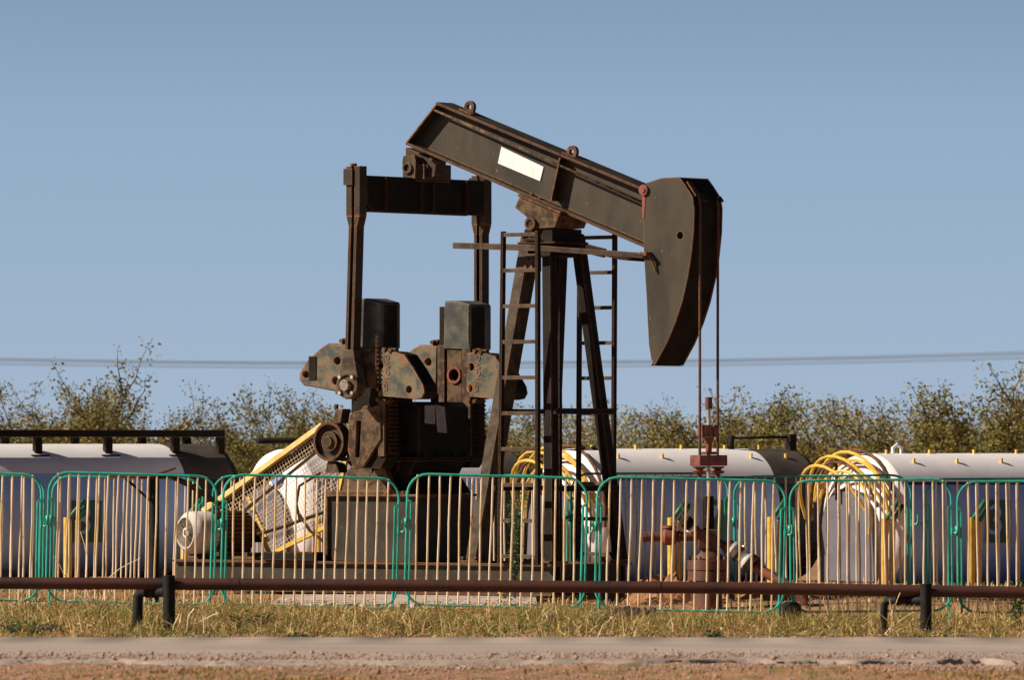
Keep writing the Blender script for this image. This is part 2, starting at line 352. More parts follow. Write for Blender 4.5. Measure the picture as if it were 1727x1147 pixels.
def crank(sign):
    """sign -1: near crank (outer face towards the camera); +1: far crank, its inner face visible"""
    if sign < 0: ya, yb, la, lb, ba, bb = -.60, -.44, -.68, -.50, -.68, -.38
    else: ya, yb, la, lb, ba, bb = .60, .76, .56, .74, .56, .87
    c = MB()
    zc = S(592, 655, YV).z
    z0, z1 = zlo, zhi - .05
    arm = [(ax0, z0 + .08), (ax0 + .06, z0), (ax1 - .06, z0), (ax1, z0 + .08), (ax1, z1), (ax0, z1)]
    hs = [circ(PX, zc - .22, .05, 16), circ(PX, zc - .42, .05, 16), circ(PX, zc + .12, .05, 16)]
    c.prism(arm, ya, yb, hs)
    teeth(c, ax1 - .001, ya + .03, yb - .02, z0 + .12, S(640, 592, YV).z, 24)
    co = c.build('crank_arm', 'blackd', pj, .004)  # black arm; on the near crank it paints the pitman's shadow
    # raised rails along the arm's visible face
    f = ya - .001
    r_ = MB(); r_.prism([(ax0 + .01, z0 + .1), (ax0 + .085, z0 + .1), (ax0 + .085, zc + .38), (ax0 + .01, zc + .38)], f - .035, f)
    r_.prism([(ax1 - .10, z0 + .1), (ax1 - .01, z0 + .1), (ax1 - .01, zc + .38), (ax1 - .10, zc + .38)], f - .035, f)
    if sign < 0:
        r_ = MB(); r_.prism([(ax1 - .07, z0 + .1), (ax1 - .002, z0 + .1), (ax1 - .002, S(640, 590, YV).z), (ax1 - .07, S(640, 590, YV).z)], f - .02, f)
    if sign > 0:
        r_.prism([(PX - .085, z0 + .12), (PX + .075, z0 + .12), (PX + .075, zc + .34), (PX - .085, zc + .34)], f - .02, f, [circ(PX, q_, .05, 16) for q_ in (zc - .22, zc - .42, zc + .12)])
    r_.build('arm_rail', 'castb', co, .003)
    for zc_ in ((zc - .22, zc - .42, zc + .12) if sign > 0 else (zc - .22,)):
        b = MB(); pr = [(0, .055), (.018, .055), (.018, .075), (0, .078)]
        b.lathe(pr, (PX, f - (.02 if sign > 0 else 0), zc_), (0, -1, 0), 20); b.build('pin_bushing', 'redrust' if zc_ > zc else 'castb', co)
    # counterweights each side of the arm
    hr = [hole(644, 617, .034), hole(641, 654, .034), hole(692, 657, .034)]
    hl = [hole(571, 609, .034), hole(568, 643, .034), hole(518, 632, .032)]
    for nm, poly, hh in (('r', LR, hr), ('l', LL, hl)):
        w = MB(); w.prism(poly, la, lb, hh); wo_ = w.build('counterweight', 'cast', co, .008)
        cx_ = sum(q[0] for q in poly) / len(poly); cz_ = sum(q[1] for q in poly) / len(poly)
        grow = [(cx_ + (q[0] - cx_) * 1.012 , cz_ + (q[1] - cz_) * 1.02) for q in poly]; shr = [(cx_ + (q[0] - cx_) * .985, cz_ + (q[1] - cz_) * .975) for q in poly]
        rim_ = MB(); rim_.prism(grow, la + .016, lb - .003, [shr]); rim_.build('shaded_rim', 'blackd', wo_)  # added black rim darkens the casting's edge like its unlit side
        if nm == 'r':
            for s_, px, py, sz in (('OARO', 656, 615, .062), ('16CR', 653, 648, .056)):
                p = S(px, py, YV)
                mw = Matrix.Translation((p.x, la - .001, p.z)) @ Matrix.Rotation(R(90), 4, 'X') @ Matrix.Rotation(R(-90), 4, 'Z')
                text_mesh('raised_letters', s_, sz, .004, 'cast', wo_, mw)
        else:
            p0, p1 = S(524, 601, YV), S(536, 641, YV)
            MB().box(p0.x, p1.x, la - .012, la - .001, p1.z, p0.z).build('weight_plate', 'blackd', wo_, .003)
    # top block
    zb0 = S(640, 586, YV).z
    k = MB(); bx0, bx1 = -1.615, -1.325
    t = .035
    k.add([(bx0, ba, zb0), (bx1, ba, zb0 - .01), (bx1, bb, zb0 - .01), (bx0, bb, zb0), (bx0 + .01, ba, zhi), (bx1, ba, zhi - t), (bx1, bb, zhi - t), (bx0 + .01, bb, zhi),
           ((bx0 + bx1) / 2, ba, zhi), ((bx0 + bx1) / 2, bb, zhi)],
          [(0, 3, 2, 1), (0, 1, 5, 8, 4), (2, 3, 7, 9, 6), (1, 2, 6, 5), (0, 4, 7, 3), (4, 8, 9, 7), (8, 5, 6, 9)])
    k.build('top_weight', 'block', co, .012)
    if sign < 0:
        rk = MB(); q0_, q1_ = S(607, 588, -.70), S(634, 655, -.70); rk.box(q0_.x, q1_.x, -.702, -.683, q1_.z, q0_.z); rk.build('rack_plate', 'castb', co, .003)
        rt = MB(); teeth(rt, q1_.x + .001, -.705, -.684, q1_.z, q0_.z + .12, 12); rt.build('rack_teeth', 'blackd', co)
    # clamp bolts
    b = MB()
    for (px, py) in ((578, 575), (572, 662), (650, 590), (660, 592), (640, 674), (650, 676)):
        p = S(px, py, YV); b.tube([(p.x - .03, la + .06, p.z), (p.x + .03, la + .06, p.z)], .026, 8); b.tube([(p.x, la + .06, p.z), (p.x, la - .012, p.z)], .018, 8)
    b.build('clamp_bolt', 'castb', co)
    # lower end: bracket with slot at the shaft
    if sign < 0:
        d = MB(); d.prism(S2([(597, 695), (640, 683), (642, 740), (612, 788), (596, 792), (586, 760), (590, 700)], -.64), -.64, -.60 - .002, [[(q.x, q.z) for q in (S(601, 710, -.64), S(609, 710, -.64), S(606, 772, -.64), S(599, 772, -.64))]])
        d.build('shaft_bracket', 'castb', co, .004)
    return co
crank(-1); crank(1)
mb = MB(); mb.cyl((PX, -.44, S(592, 755, YV).z), (PX, -.27, S(592, 755, YV).z), .09); mb.cyl((PX, .42, S(592, 755, YV).z), (PX, .6, S(592, 755, YV).z), .09)
mb.build('crankshaft', 'blackd', pj)
mb = MB(); mb.prism(S2([(610, 505), (640, 505), (640, 700), (600, 700)], -.37), -.372, -.345); mb.build('brake_guard', 'blackd', pj)

# pitmans ---------------------------------------------------------------
def pitman(y, near):
    zt_ = S(600, 280, y).z if near else S(815, 296, y).z
    zp = S(592, 650, YV).z
    xt = S(601, 300, y).x if near else S(812, 300, y).x
    xb = S(594, 640, y).x if near else xt
    c = MB()
    # two flat channels with a gap, and a light rod between
    for s_ in (-1, 1):
        c.beam((xt + s_ * .031, y, zt_ - .50), (xb + s_ * .031, y, zp + .12), .030, .10, up=(0, 1, 0))
    c.beam((xt, y + .02, zt_ - .5), (xb, y + .02, zp + .12), .036, .03, up=(0, 1, 0))
    po = c.build('pitman', 'black', pj, .003)
    h = MB()
    h.box(xt - .075, xt - .012, y - .05, y + .05, zt_ - .42, zt_ - .002); h.box(xt + .016, xt + .075, y - .05, y + .05, zt_ - .42, zt_)
    h.prism([(xt - .075, zt_ - .42), (xt - .012, zt_ - .42), (xt - .014, zt_ - .52), (xt - .045, zt_ - .52)], y - .049, y + .049)
    h.prism([(xt + .075, zt_ - .42), (xt + .016, zt_ - .42), (xt + .014, zt_ - .52), (xt + .045, zt_ - .52)], y - .049, y + .049)
    h.box(xt - .09, xt + .01, y - .07, y - .052, zt_ - .16, zt_ - .02)
    h.hexa((xt - .03, y, zt_), (0, 0, 1), .03, .025)
    h.build('pitman_clevis', 'black', po, .004)
    l = MB()
    yy = y - .055
    l.prism([(xb - .055, zp + .3), (xb + .055, zp + .3), (xb + .115, zp), (xb + .10, zp - .06), (xb + .05, zp - .11), (xb - .03, zp - .12), (xb - .09, zp - .07), (xb - .11, zp)], yy, yy + .10)
    l.lathe([(0, .115), (.02, .115), (.02, .085), (.0, .085)], (xb, yy, zp), (0, -1, 0), 28)
    bo = l.build('pin_bearing', 'leg', po, .004)
    n_ = MB(); n_.lathe([(0, .05), (.045, .05), (.045, .001)], (xb - .01, yy - .001, zp), (0, -1, 0), 8)
    n_.build('crank_pin_nut', 'motorg', po)
    k = MB()
    for a in (45, 135, 225, 315): k.hexa((xb + .095 * math.cos(R(a)), yy - .02, zp + .095 * math.sin(R(a))), (0, -1, 0), .016, .02)
    k.build('bearing_bolt', 'rod', po)
pitman(-.79, True); pitman(.93, False)
EX = S(601, 300, -.79).x
# equaliser ---------------------------------------------------------------
def eqz(py, y): return SX(700, py, EX + .07).z
mb = MB()
zE1, zE0 = zz(300, 60.9), zz(360, 60.9)
ye = [(-.735, zE1), (.875, zE1), (.875, zE0 + .10), (.79, zE0), (-.66, zE0), (-.735, zE0 + .07)]
V = [(EX + .055, y, z) for y, z in ye] + [(EX + .075, y, z) for y, z in ye]
mb.add(V, [(0, 1, 2, 3, 4, 5), (11, 10, 9, 8, 7, 6)] + [(i, (i + 1) % 6, (i + 1) % 6 + 6, i + 6) for i in range(6)])
V = [(EX - .075, y, z) for y, z in ye] + [(EX - .055, y, z) for y, z in ye]
mb.add(V, [(0, 1, 2, 3, 4, 5), (11, 10, 9, 8, 7, 6)] + [(i, (i + 1) % 6, (i + 1) % 6 + 6, i + 6) for i in range(6)])
mb.box(EX - .054, EX + .054, -.73, .87, zE1 - .025, zE1 - .005); mb.box(EX - .054, EX + .054, -.65, .78, zE0 + .004, zE0 + .03)
for y in (-.5, -.02, .14, .6): mb.box(EX + .076, EX + .10, y - .01, y + .01, zE0 + .02, zE1 - .01)
mb.build('equalizer', 'blackd', pj, .003)
# tail bearing
tb = MB()
tb.prism(S2([(679, 301), (678, 272), (680, 262), (699, 262), (701, 272), (700, 301)], -.12), -.12, -.07)
tb.box(EX - .02, EX + .16, -.07, .30, zz(296), zz(270)); tb.box(EX - .07, EX + .10, -.10, .36, zz(300) + .003, zz(297))
tb.lathe([(0, .05), (.02, .05), (.02, .03), (0, .03)], S(688, 283, -.122), (0, -1, 0), 20)
tb.lathe([(0, .055), (.33, .055)], (EX + .08, -.069, zz(268)), (0, 1, 0), 16)
tb.build('tail_bearing', 'leg', pj, .003)
mb = MB(); mb.prism(S2([(686, 248), (738, 270), (735, 296), (728, 300), (706, 298), (700, 262), (686, 262)], .0), -.02, .12)
for p in ((701, 264), (713, 270), (730, 268), (722, 281)): mb.hexa(S(p[0], p[1], -.021), (0, -1, 0), .022, .03)
mb.build('tail_bearing_saddle', 'black', pj, .004)

# walking beam ------------------------------------------------------------
FW = .115
a_, b_, c_, d_ = S(735, 171, -FW), S(1092, 320, -FW), S(683, 243, -FW), S(1092, 420, -FW)
def inset(p, q, t):        # push both points by t square to p-q in xz
    d = (q - p).normalized(); n = Vector((-d.z, 0, d.x)); return p + n * t, q + n * t
a2, b2 = inset(a_, b_, -.022); c2, d2 = inset(c_, d_, .022)
XZ = lambda *p: [(v.x, v.z) for v in p]
wb = MB(); wb.prism(XZ(a2, b2, d2, c2), -.008, .008)
beam = wb.build('walking_beam', 'head', pj)
wf = MB(); wf.prism(XZ(a_, b_, b2, a2), -FW, FW); wf.prism(XZ(c_, c2, d2, d_), -FW, FW); wf.build('beam_flange', 'black', beam, .003)
# end plate
dd = (b_ - a_).normalized() * .014
a3, c3 = a2 + Vector((.002, 0, 0)), c2 + Vector((.002, 0, 0))
MB().prism(XZ(a2, a2 + dd, c2 + dd, c2), -FW + .004, FW - .004).build('end_plate_or_shade', 'black', beam)
def stiff(pxt, pyt, pxb, pyb):
    t, b = S(pxt, pyt, -FW), S(pxb, pyb, -FW)
    return MB().prism(XZ(t - dd * .5, t + dd * .5, b + dd * .5, b - dd * .5), -FW + .006, -.009).build('stiffener', 'black', beam)
stiff(943, 266, 928, 338)
t, b = S(943, 266, -FW), S(928, 338, -FW)
MB().prism(XZ(t - dd * .5, t + dd * .5, b + dd * .5, b - dd * .5), .009, FW - .006).build('stiffener', 'black', beam)
pa, pb = S(726, 183, -FW), S(1080, 340, -FW)
mb = MB(); mb.tube([pa + Vector((0, .02, 0)), pb + Vector((0, .02, 0))], .011, 8); mb.build('lubricator_tube', 'castb', beam)
pl = [S(a, b, -.012) for a, b in ((846, 247), (917, 281), (911, 305), (840, 275))]
MB().prism(XZ(*pl), -.016, -.0095).build('blank_sign_plate', 'plate', beam)
for px, py in ((793, 180), (966, 256)):
    p = S(px, py, 0); ang = math.atan2(b_.z - a_.z, b_.x - a_.x)
    ux, uz = math.cos(ang), math.sin(ang); nx, nz = -uz, ux
    out = [(p.x + .055 * math.cos(ang + R(q)), p.z + .055 * math.sin(ang + R(q))) for q in range(-10, 191, 20)]
    base_ = [(p.x - .06 * ux - .085 * nx, p.z - .06 * uz - .085 * nz), (p.x + .06 * ux - .085 * nx, p.z + .06 * uz - .085 * nz)]
    MB().prism(out + base_, -.018, .018, [circ(p.x, p.z, .024, 14)]).build('lifting_eye', 'castb', beam, .004)
mb = MB(); p1, p2 = S(783, 188, 0), S(800, 196, 0)
for (q1, q2) in (((781, 184), (801, 193)), ((954, 258), (974, 267))):
    mb.beam(S(*q1, 0) + Vector((0, 0, -.0)), S(*q2, 0), .02, .12)
mb.build('eye_pad', 'castb', beam)
# small bolts above the saddle
mb = MB()
for p in ((898, 326), (912, 333), (948, 350), (960, 356)):
    q = S(p[0], p[1], -.07); mb.hexa(q, (b_ - a_).cross(Vector((0, 1, 0))).normalized() * -1, .022, .05)
mb.build('saddle_bolt', 'black', beam)

# horsehead ---------------------------------------------------------------
out = [(1084, 318), (1090, 308), (1114, 300), (1146, 298), (1156, 312), (1168, 331), (1171, 350), (1170, 390), (1166, 430), (1160, 468), (1151, 508), (1139, 545), (1124, 580), (1104, 617), (1098, 606), (1094, 580), (1090, 500), (1086, 430), (1085, 380)]
HW = .20
OH = S2(out, -HW); hh = S(1147, 397, -HW)
hd = MB(); hd.prism(OH, -HW, -HW + .014, [circ(hh.x, hh.z, .032, 16)])
head = hd.build('horsehead', 'head', pj, .003)
MB().prism(OH, HW - .014, HW).build('far_cheek', 'head', head, .003)
front = OH[3:14]
inner = [(x - .05, z + (-.04 if i < 2 else 0)) for i, (x, z) in enumerate(front)]
fr = [(x - .012, z) for x, z in front]
fr[0] = (fr[0][0], fr[0][1] - .002)
band = fr + inner[::-1]
mb = MB(); mb.prism(band, -HW + .015, HW - .015); mb.build('head_face', 'blackd', head)  # front painted blacker than the cheeks, as its shaded side
top = OH[0:4]; mb = MB(); mb.prism([(x, z - .004) for x, z in top] + [(x, z - .03) for x, z in top[::-1]], -HW + .015, HW - .015); mb.build('head_top', 'black', head)
# name plate and hooks on the chamfered top
p = Vector((OH[4][0], 0, OH[4][1])); q = Vector((OH[5][0], 0, OH[5][1])); dn = (q - p).normalized(); nn = Vector((-dn.z, 0, dn.x)); nn = nn if nn.x > 0 else -nn
mb = MB(); c0 = p - dn * .03 + nn * .006
mb.add([c0 + Vector((0, y, 0)) + dn * d + nn * h for y in (-.17, -.11) for d in (0, .15) for h in (0, .012)], [(0, 1, 3, 2), (4, 6, 7, 5), (0, 4, 5, 1), (2, 3, 7, 6), (0, 2, 6, 4), (1, 5, 7, 3)])
mb.build('name_tag', 'castb', head)
mb = MB()
for y in (-.10, .13):
    mb.add([q + Vector((0, y + dy, 0)) + dn * d + nn * h for dy in (0, .05) for d in (0, .05) for h in (0, .018)], [(0, 1, 3, 2), (4, 6, 7, 5), (0, 4, 5, 1), (2, 3, 7, 6), (0, 2, 6, 4), (1, 5, 7, 3)])
mb.build('rope_anchor', 'blackd', head)
p = S(1087, 320, -HW); mb = MB(); mb.lathe([(0, .001), (0, .045), (.02, .045), (.02, .022), (.03, .022), (.03, .001)], (p.x, -HW - .001, p.z), (0, -1, 0), 20)
mb.build('hinge_pin', 'redrust', head)
MB().prism(S2([(1083, 318), (1089, 320), (1088, 345), (1086, 370), (1084, 368)], -HW), -HW - .004, -HW - .0005).build('hinge_strap', 'redrust', head)
mb = MB(); p = S(1098, 428, -HW); mb.tube([p + Vector((-.10, -.03, 0)), p + Vector((0, -.035, 0))], .016, 8); mb.tube([p + Vector((0, -.001, 0)), p + Vector((0, -.09, 0))], .018, 8)
mb.tube([p + Vector((0, -.045, -.0)), p + Vector((.03, -.03, -.05)), p + Vector((.06, -.016, -.15))], .010, 6)
mb.build('latch_pin', 'castb', head)

# bridle cables, carrier bar, polished rod ---------------------------------
zc1 = zz(772, 59)
fx = max(x for x, z in OH)
for yy in (-.125, .125):
    pth = [Vector((x + .004, yy, z)) for x, z in OH[5:8]]
    zlast = pth[-1].z
    pth = [Vector((OH[5][0] + .01, yy, OH[5][1])), Vector((fx + .006, yy, OH[6][1])), Vector((fx + .004, yy, OH[7][1])), Vector((fx + .002, yy, 2.5)), Vector((fx, yy, zc1))]
    MB().tube(pth, .0115, 8).build('bridle_cable', 'black', pj)
CX = fx
mb = MB(); mb.box(CX - .055, CX + .055, -.19, .19, zz(786, 59), zz(768, 59)); mb.box(CX - .035, CX + .035, -.07, .07, zz(767, 59), zz(762, 59))
mb.build('carrier_bar', 'redrust', pj, .005)
mb = MB()
for yy in (-.125, .125):
    mb.lathe([(0, .02), (0, .062), (.018, .045), (.02, .03), (.035, .03), (.037, .062), (.06, .045), (.062, .02), (.10, .018), (.10, .001)], (CX, yy, zz(787, 59)), (0, 0, -1), 14)
mb.build('cable_socket', 'redrust', pj)
mb = MB(); mb.cyl((CX, 0, zz(842, 59)), (CX, 0, zz(690, 59)), .0165, 12); mb.build('polished_rod', 'rod', pj)
mb = MB(); mb.cyl((CX, 0, zz(690, 59)), (CX, 0, zz(670, 59)), .030, 14); mb.build('rod_cap', 'rust', pj)
mb = MB(); mb.box(CX - .045, CX + .045, -.10, .0, zz(737, 59), zz(717, 59)); mb.box(CX - .045, CX + .045, .012, .085, zz(737, 59), zz(717, 59)); mb.cyl((CX, .0, zz(748, 59)), (CX, 0, zz(738, 59)), .035, 12)
mb.cyl((CX, .0, zz(762, 59)), (CX, 0, zz(748, 59)), .026, 12)
mb.build('rod_clamp', 'redrust', pj, .004)

# centre bearing -------------------------------------------------------------
mb = MB(); side = [(875, 333), (944, 362), (936, 383), (892, 386), (888, 366), (868, 350)]
sb = S2(side, -.19); mb.prism(sb, -.19, -.15); mb.prism(sb, .18, .22)
mb.prism([(x * .98 + .002, z - .004) for x, z in sb], -.149, .179)
cb_ = mb.build('centre_bearing', 'castb', pj, .005)
mb = MB(); t0, t1 = S(874, 331, -.19), S(946, 361, -.19); mb.prism(XZ(t0, t1, t1 + Vector((0, 0, .022)), t0 + Vector((0, 0, .022))), -.20, .23); mb.build('bearing_plate', 'castb', cb_, .003)
p = S(897, 377, -.19); mb = MB(); mb.lathe([(0, .055), (.03, .055), (.03, .035), (.018, .035), (.018, .001)], (p.x, -.191, p.z), (0, -1, 0), 20); mb.build('bearing_cap', 'castb', cb_)
# tower cap
zc0 = zz(386)
mb = MB(); mb.box(-.16, .14, -.17, .24, zz(408), zc0 - .002); mb.box(-.21, .19, -.20, .27, zz(412), zz(408) - .001); mb.box(-.13, .11, -.14, .21, zz(434), zz(412) - .001)
mb.build('tower_cap', 'blackd', pj, .004)
# tower legs: angle section, sunlit left leg brown, the others painted black as shade
zf = zt + .002; YC = .04
def legobj(sx, sy, top, foot):
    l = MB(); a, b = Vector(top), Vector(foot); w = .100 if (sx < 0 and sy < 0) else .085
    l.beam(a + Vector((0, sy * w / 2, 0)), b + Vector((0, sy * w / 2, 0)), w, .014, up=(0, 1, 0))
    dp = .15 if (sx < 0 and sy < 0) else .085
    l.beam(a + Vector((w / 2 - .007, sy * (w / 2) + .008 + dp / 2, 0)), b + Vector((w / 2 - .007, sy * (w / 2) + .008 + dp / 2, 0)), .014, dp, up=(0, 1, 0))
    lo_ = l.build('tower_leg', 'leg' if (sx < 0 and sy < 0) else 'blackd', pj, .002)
    f = MB(); f.box(b.x - .10, b.x + .10, b.y - .09, b.y + .09, zf, zf + .02); f.hexa((b.x - .07 , b.y - .065 , zf + .02), (0, 0, 1), .016, .03); f.hexa((b.x + .07, b.y - .065, zf + .02), (0, 0, 1), .016, .03)
    f.build('foot_plate', 'castb', lo_)
    return lo_
ztop = zz(400)
FT = S(800, 955, -.36).x
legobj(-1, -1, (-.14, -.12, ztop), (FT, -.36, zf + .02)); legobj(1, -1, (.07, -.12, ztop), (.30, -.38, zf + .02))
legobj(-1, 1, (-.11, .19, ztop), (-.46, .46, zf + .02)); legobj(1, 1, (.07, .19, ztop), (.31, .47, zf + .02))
# box column between (light lattice seen between the legs)
mb = MB()
for dx in (-.055, .055): mb.beam((dx, .04, zz(432)), (dx, .04, zt), .030, .04)
for i in range(8):
    z = zz(432) - .12 - i * .31
    if z > zt: mb.box(-.070, .070, .02, .06, z - .012, z + .012)
mb.build('centre_column', 'blackd', pj, .002)
mb = MB()
for dx in (-.022, .020): mb.tube([(dx, .03, zz(432)), (dx, .03, zt)], .012, 6)
mb.build('conduit', 'leg', pj)

mb = MB()
for (z, k) in ((zz(694), .62), (zz(824), .80)):
    mb = MB(); x = .07 + (.24) * k; y0, y1 = -.12 - .26 * k, .19 + .28 * k
    mb.box(x + .03, x + .06, y0 - .02, y1 + .14, z - .025, z + .025)
    mb.build('cross_brace', 'blackd', pj, .002); mb = MB(); x = -.13 - .33 * k; mb.box(x + .03, x + .05, y0, y1, z - .02, z + .02); mb.build('cross_brace', 'blackd', pj, .002)
# gusset on left leg with rivets
mb = MB(); g = S2([(886, 428), (912, 428), (912, 458), (884, 458)], -.19); mb.prism(g, -.195, -.18)
mb.build('gusset_plate', 'leg', pj, .002)
mb = MB(); bolts(mb, ((890, 436), (900, 436), (888, 450), (898, 450)), -.195, .014, .02); mb.build('rivet', 'castb', pj)
# ladders ---------------------------------------------------------------
def ladder(y, pxa, pxb, pytop, rungs, pxa2, pxb2, w=.028):
    xa, xb = S(pxa, pytop, y).x, S(pxb, pytop, y).x; xa2, xb2 = S(pxa2, 970, y).x, S(pxb2, 970, y).x
    zt_ = S(pxa, pytop, y).z; zb_ = zt + .002
    l = MB()
    l.beam((xa, y, zt_), (xa2, y, zb_), w, .045); l.beam((xb, y, zt_), (xb2, y, zb_), w, .045)
    lo_ = l.build('ladder', 'blackd', pj, .002)
    for py in rungs:
        z = S(pxa, py, y).z; f = (zt_ - z) / (zt_ - zb_); x0, x1 = xa + (xa2 - xa) * f, xb + (xb2 - xb) * f
        MB().box(x0 + w / 2 - .004, x1 - w / 2 + .004, y - .018, y + .018, z - .016, z + .016).build('rung', 'leg', lo_, .002)
ladder(-.56, 849, 907, 390, [396 + 60.3 * i for i in range(10)], 843, 907)
ladder(.60, 978, 1037, 394, [401 + 59.3 * i for i in range(10)], 975, 1034)
# safety bar and bowed bar at the tower top
mb = MB(); mb.beam(S(766, 414, -.36), S(905, 418, -.30), .052, .05); mb.beam(S(905, 418, -.30), S(1086, 431, -.02), .045, .05)
mb.build('guard_bar', 'leg', pj, .003)
mb = MB(); pts = [(895, 424), (940, 420), (985, 418), (1020, 427), (1050, 434), (1090, 437)]
V = [S(a, b, .02) for a, b in pts]
for i in range(len(V) - 1): mb.beam(V[i], V[i + 1], .045 if i > 2 else .075, .04)
mb.beam(S(880, 398, -.2), S(985, 398, .2), .03, .04); mb.beam(S(884, 404, -.2), S(912, 404, -.2), .02, .03)
mb.build('guard_hoop', 'blackd', pj, .003)

# motor ---------------------------------------------------------------
mo = bpy.data.objects.new('electric_motor', None)
ME = MB()
p = S(314, 899, -.55)
ad = Vector((math.sin(R(16)), math.cos(R(16)), 0))   # motor axis in machine space, tilted towards the left
og = Vector((p.x, -.55, p.z)); RM = .178
ME.lathe([(.19, RM * .93), (.62, RM * .93), (.64, RM * .6), (.70, RM * .3), (.78, RM * .22)], og, ad, 32)
for k in range(28):
    t_ = R(k * 360 / 28); u = ad.cross(Vector((0, 0, 1))).normalized(); w = Vector((0, 0, 1)); d = u * math.cos(t_) + w * math.sin(t_)
    ME.beam(og + ad * .21 + d * (RM * .97), og + ad * .60 + d * (RM * .97), .008, .030, up=d)
mot = ME.build('electric_motor', 'black', pj)
c = MB(); c.lathe([(.0, RM * .72), (-.012, RM * .74), (-.012, RM * .80), (.0, RM * .86), (.03, RM * 1.02), (.06, RM * 1.05), (.23, RM * 1.05), (.23, RM * .9)], og, ad, 36)
c.build('fan_cover', 'motorw', mot)
c = MB(); c.lathe([(.012, .001), (.012, RM * .73)], og, ad, 32); c.build('cover_back', 'blackd', mot)
c = MB(); u = ad.cross(Vector((0, 0, 1))).normalized()
for r_ in np.linspace(.035, RM * .70, 9):
    c.tube([og + u * (r_ * math.cos(R(q))) + Vector((0, 0, r_ * math.sin(R(q)))) for q in range(0, 361, 15)], .0035, 4, False)
for q in range(0, 180, 30):
    d = u * math.cos(R(q)) + Vector((0, 0, math.sin(R(q)))); c.tube([og - d * RM * .7, og + d * RM * .7], .003, 4, False)
c.build('grille', 'motorg', mot)
c = MB(); c.lathe([(-.006, .045), (-.006, .028), (.004, .028)], og, ad, 20); c.build('hub_ring', 'motorw', mot)
c = MB()
for d_ in (.24, .52):
    q = og + ad * d_; c.box(q.x - .15, q.x + .15, q.y - .03, q.y + .03, zt + .031, q.z - RM * .75)
c.build('motor_foot', 'castb', mot, .004)

# driven sheave ------------------------------------------------------------
p = S(556, 745, -.34); ring = MB()
ring.lathe([(0, .168), (-.02, .168), (-.02, .148), (.03, .140), (.03, .09), (-.01, .085), (-.01, .05), (-.035, .045), (-.035, .001)], (p.x, -.34, p.z), (0, 1, 0), 36)
ring.lathe([(0, .168), (.09, .168), (.09, .001)], (p.x, -.34, p.z), (0, 1, 0), 36)
ring.build('sheave', 'black', pj)
mb = MB(); mb.prism(S2([(548, 798), (552, 778), (566, 782), (572, 798)], -.33), -.33, -.2); mb.build('sheave_bracket', 'castb', pj, .004); mb = MB(); mb.prism(S2([(560, 716), (574, 714), (578, 690), (566, 690)], -.33), -.33, -.22)
mb.cyl(S(567, 692, -.28), S(567, 682, -.28), .02, 8); mb.build('sheave_bracket', 'castb', pj, .004)
mb = MB(); mb.lathe([(0, .001), (0, .09), (.1, .09), (.1, .001)], og + ad * .68, ad, 24); mb.build('motor_sheave', 'blackd', pj)

# belt guard --------------------------------------------------------------
GY = .02
poly = [S(*q, GY) for q in ((346, 866), (548, 722), (584, 776), (560, 884), (456, 936), (440, 900))]
g = MB(); gt = MB()
def rim(i, j, w=.045): gt.beam(poly[i], poly[j], w, .03)
band_ = MB(); band_.beam(S(344, 863, GY - .02), S(546, 717, GY - .02), .048, .06); band_.tube([S(344, 866, GY), S(350, 852, GY), S(356, 850, GY)], .02, 6)
bg_ = band_.build('belt_guard', 'paley', pj, .003)
for i, j in ((2, 3), (3, 4), (4, 5), (5, 0)): gt.beam(poly[i], poly[j], .035, .03)
gt.beam(S(418, 838, GY), S(452, 915, GY), .035, .02)
gt.build('guard_frame', 'yellow', bg_, .002)
mb = MB(); mb.beam(S(352, 870, GY + .02), S(553, 735, GY + .02), .10, .02)
mb.beam(S(405, 868, GY - .05), S(540, 757, GY - .05), .022, .02); mb.tube([S(415, 908, GY - .06), S(480, 888, GY - .06), S(552, 862, GY - .06)], .016, 6)
mb.tube([S(505, 868, GY - .07), S(522, 895, GY - .07), S(560, 925, GY - .07)], .013, 6); mb.tube([S(540, 798, GY - .07), S(505, 820, GY - .07), S(500, 850, GY - .07), S(506, 880, GY - .07)], .012, 6)
mb.build('guard_brace', 'blackd', bg_)
P2 = [Vector((v.x, v.z)) for v in poly]
ang = math.atan2(poly[1].z - poly[0].z, poly[1].x - poly[0].x)
wm = MB()
def clip(p, d):
    ts = []
    for i in range(len(P2)):
        a, b = P2[i], P2[(i + 1) % len(P2)]; e_ = b - a; den = d.cross(e_)
        if abs(den) < 1e-9: continue
        t = (a - p).cross(e_) / den; s_ = (a - p).cross(d) / den
        if 0 <= s_ <= 1: ts.append(t)
    ts.sort(); return ts
cen = sum(P2, Vector((0, 0))) / len(P2)
for a in (ang, ang + math.pi / 2):
    d = Vector((math.cos(a), math.sin(a))); n_ = Vector((-d.y, d.x))
    for k in range(-40, 41):
        ts = clip(cen + n_ * (k * .034), d)
        for q in range(0, len(ts) - 1, 2):
            s0, s1 = cen + n_ * (k * .034) + d * ts[q], cen + n_ * (k * .034) + d * ts[q + 1]
            if (s1 - s0).length > .02: wm.beam((s0.x, GY - .012, s0.y), (s1.x, GY - .012, s1.y), .0027, .003)
wm.build('wire_mesh', 'gold', bg_)

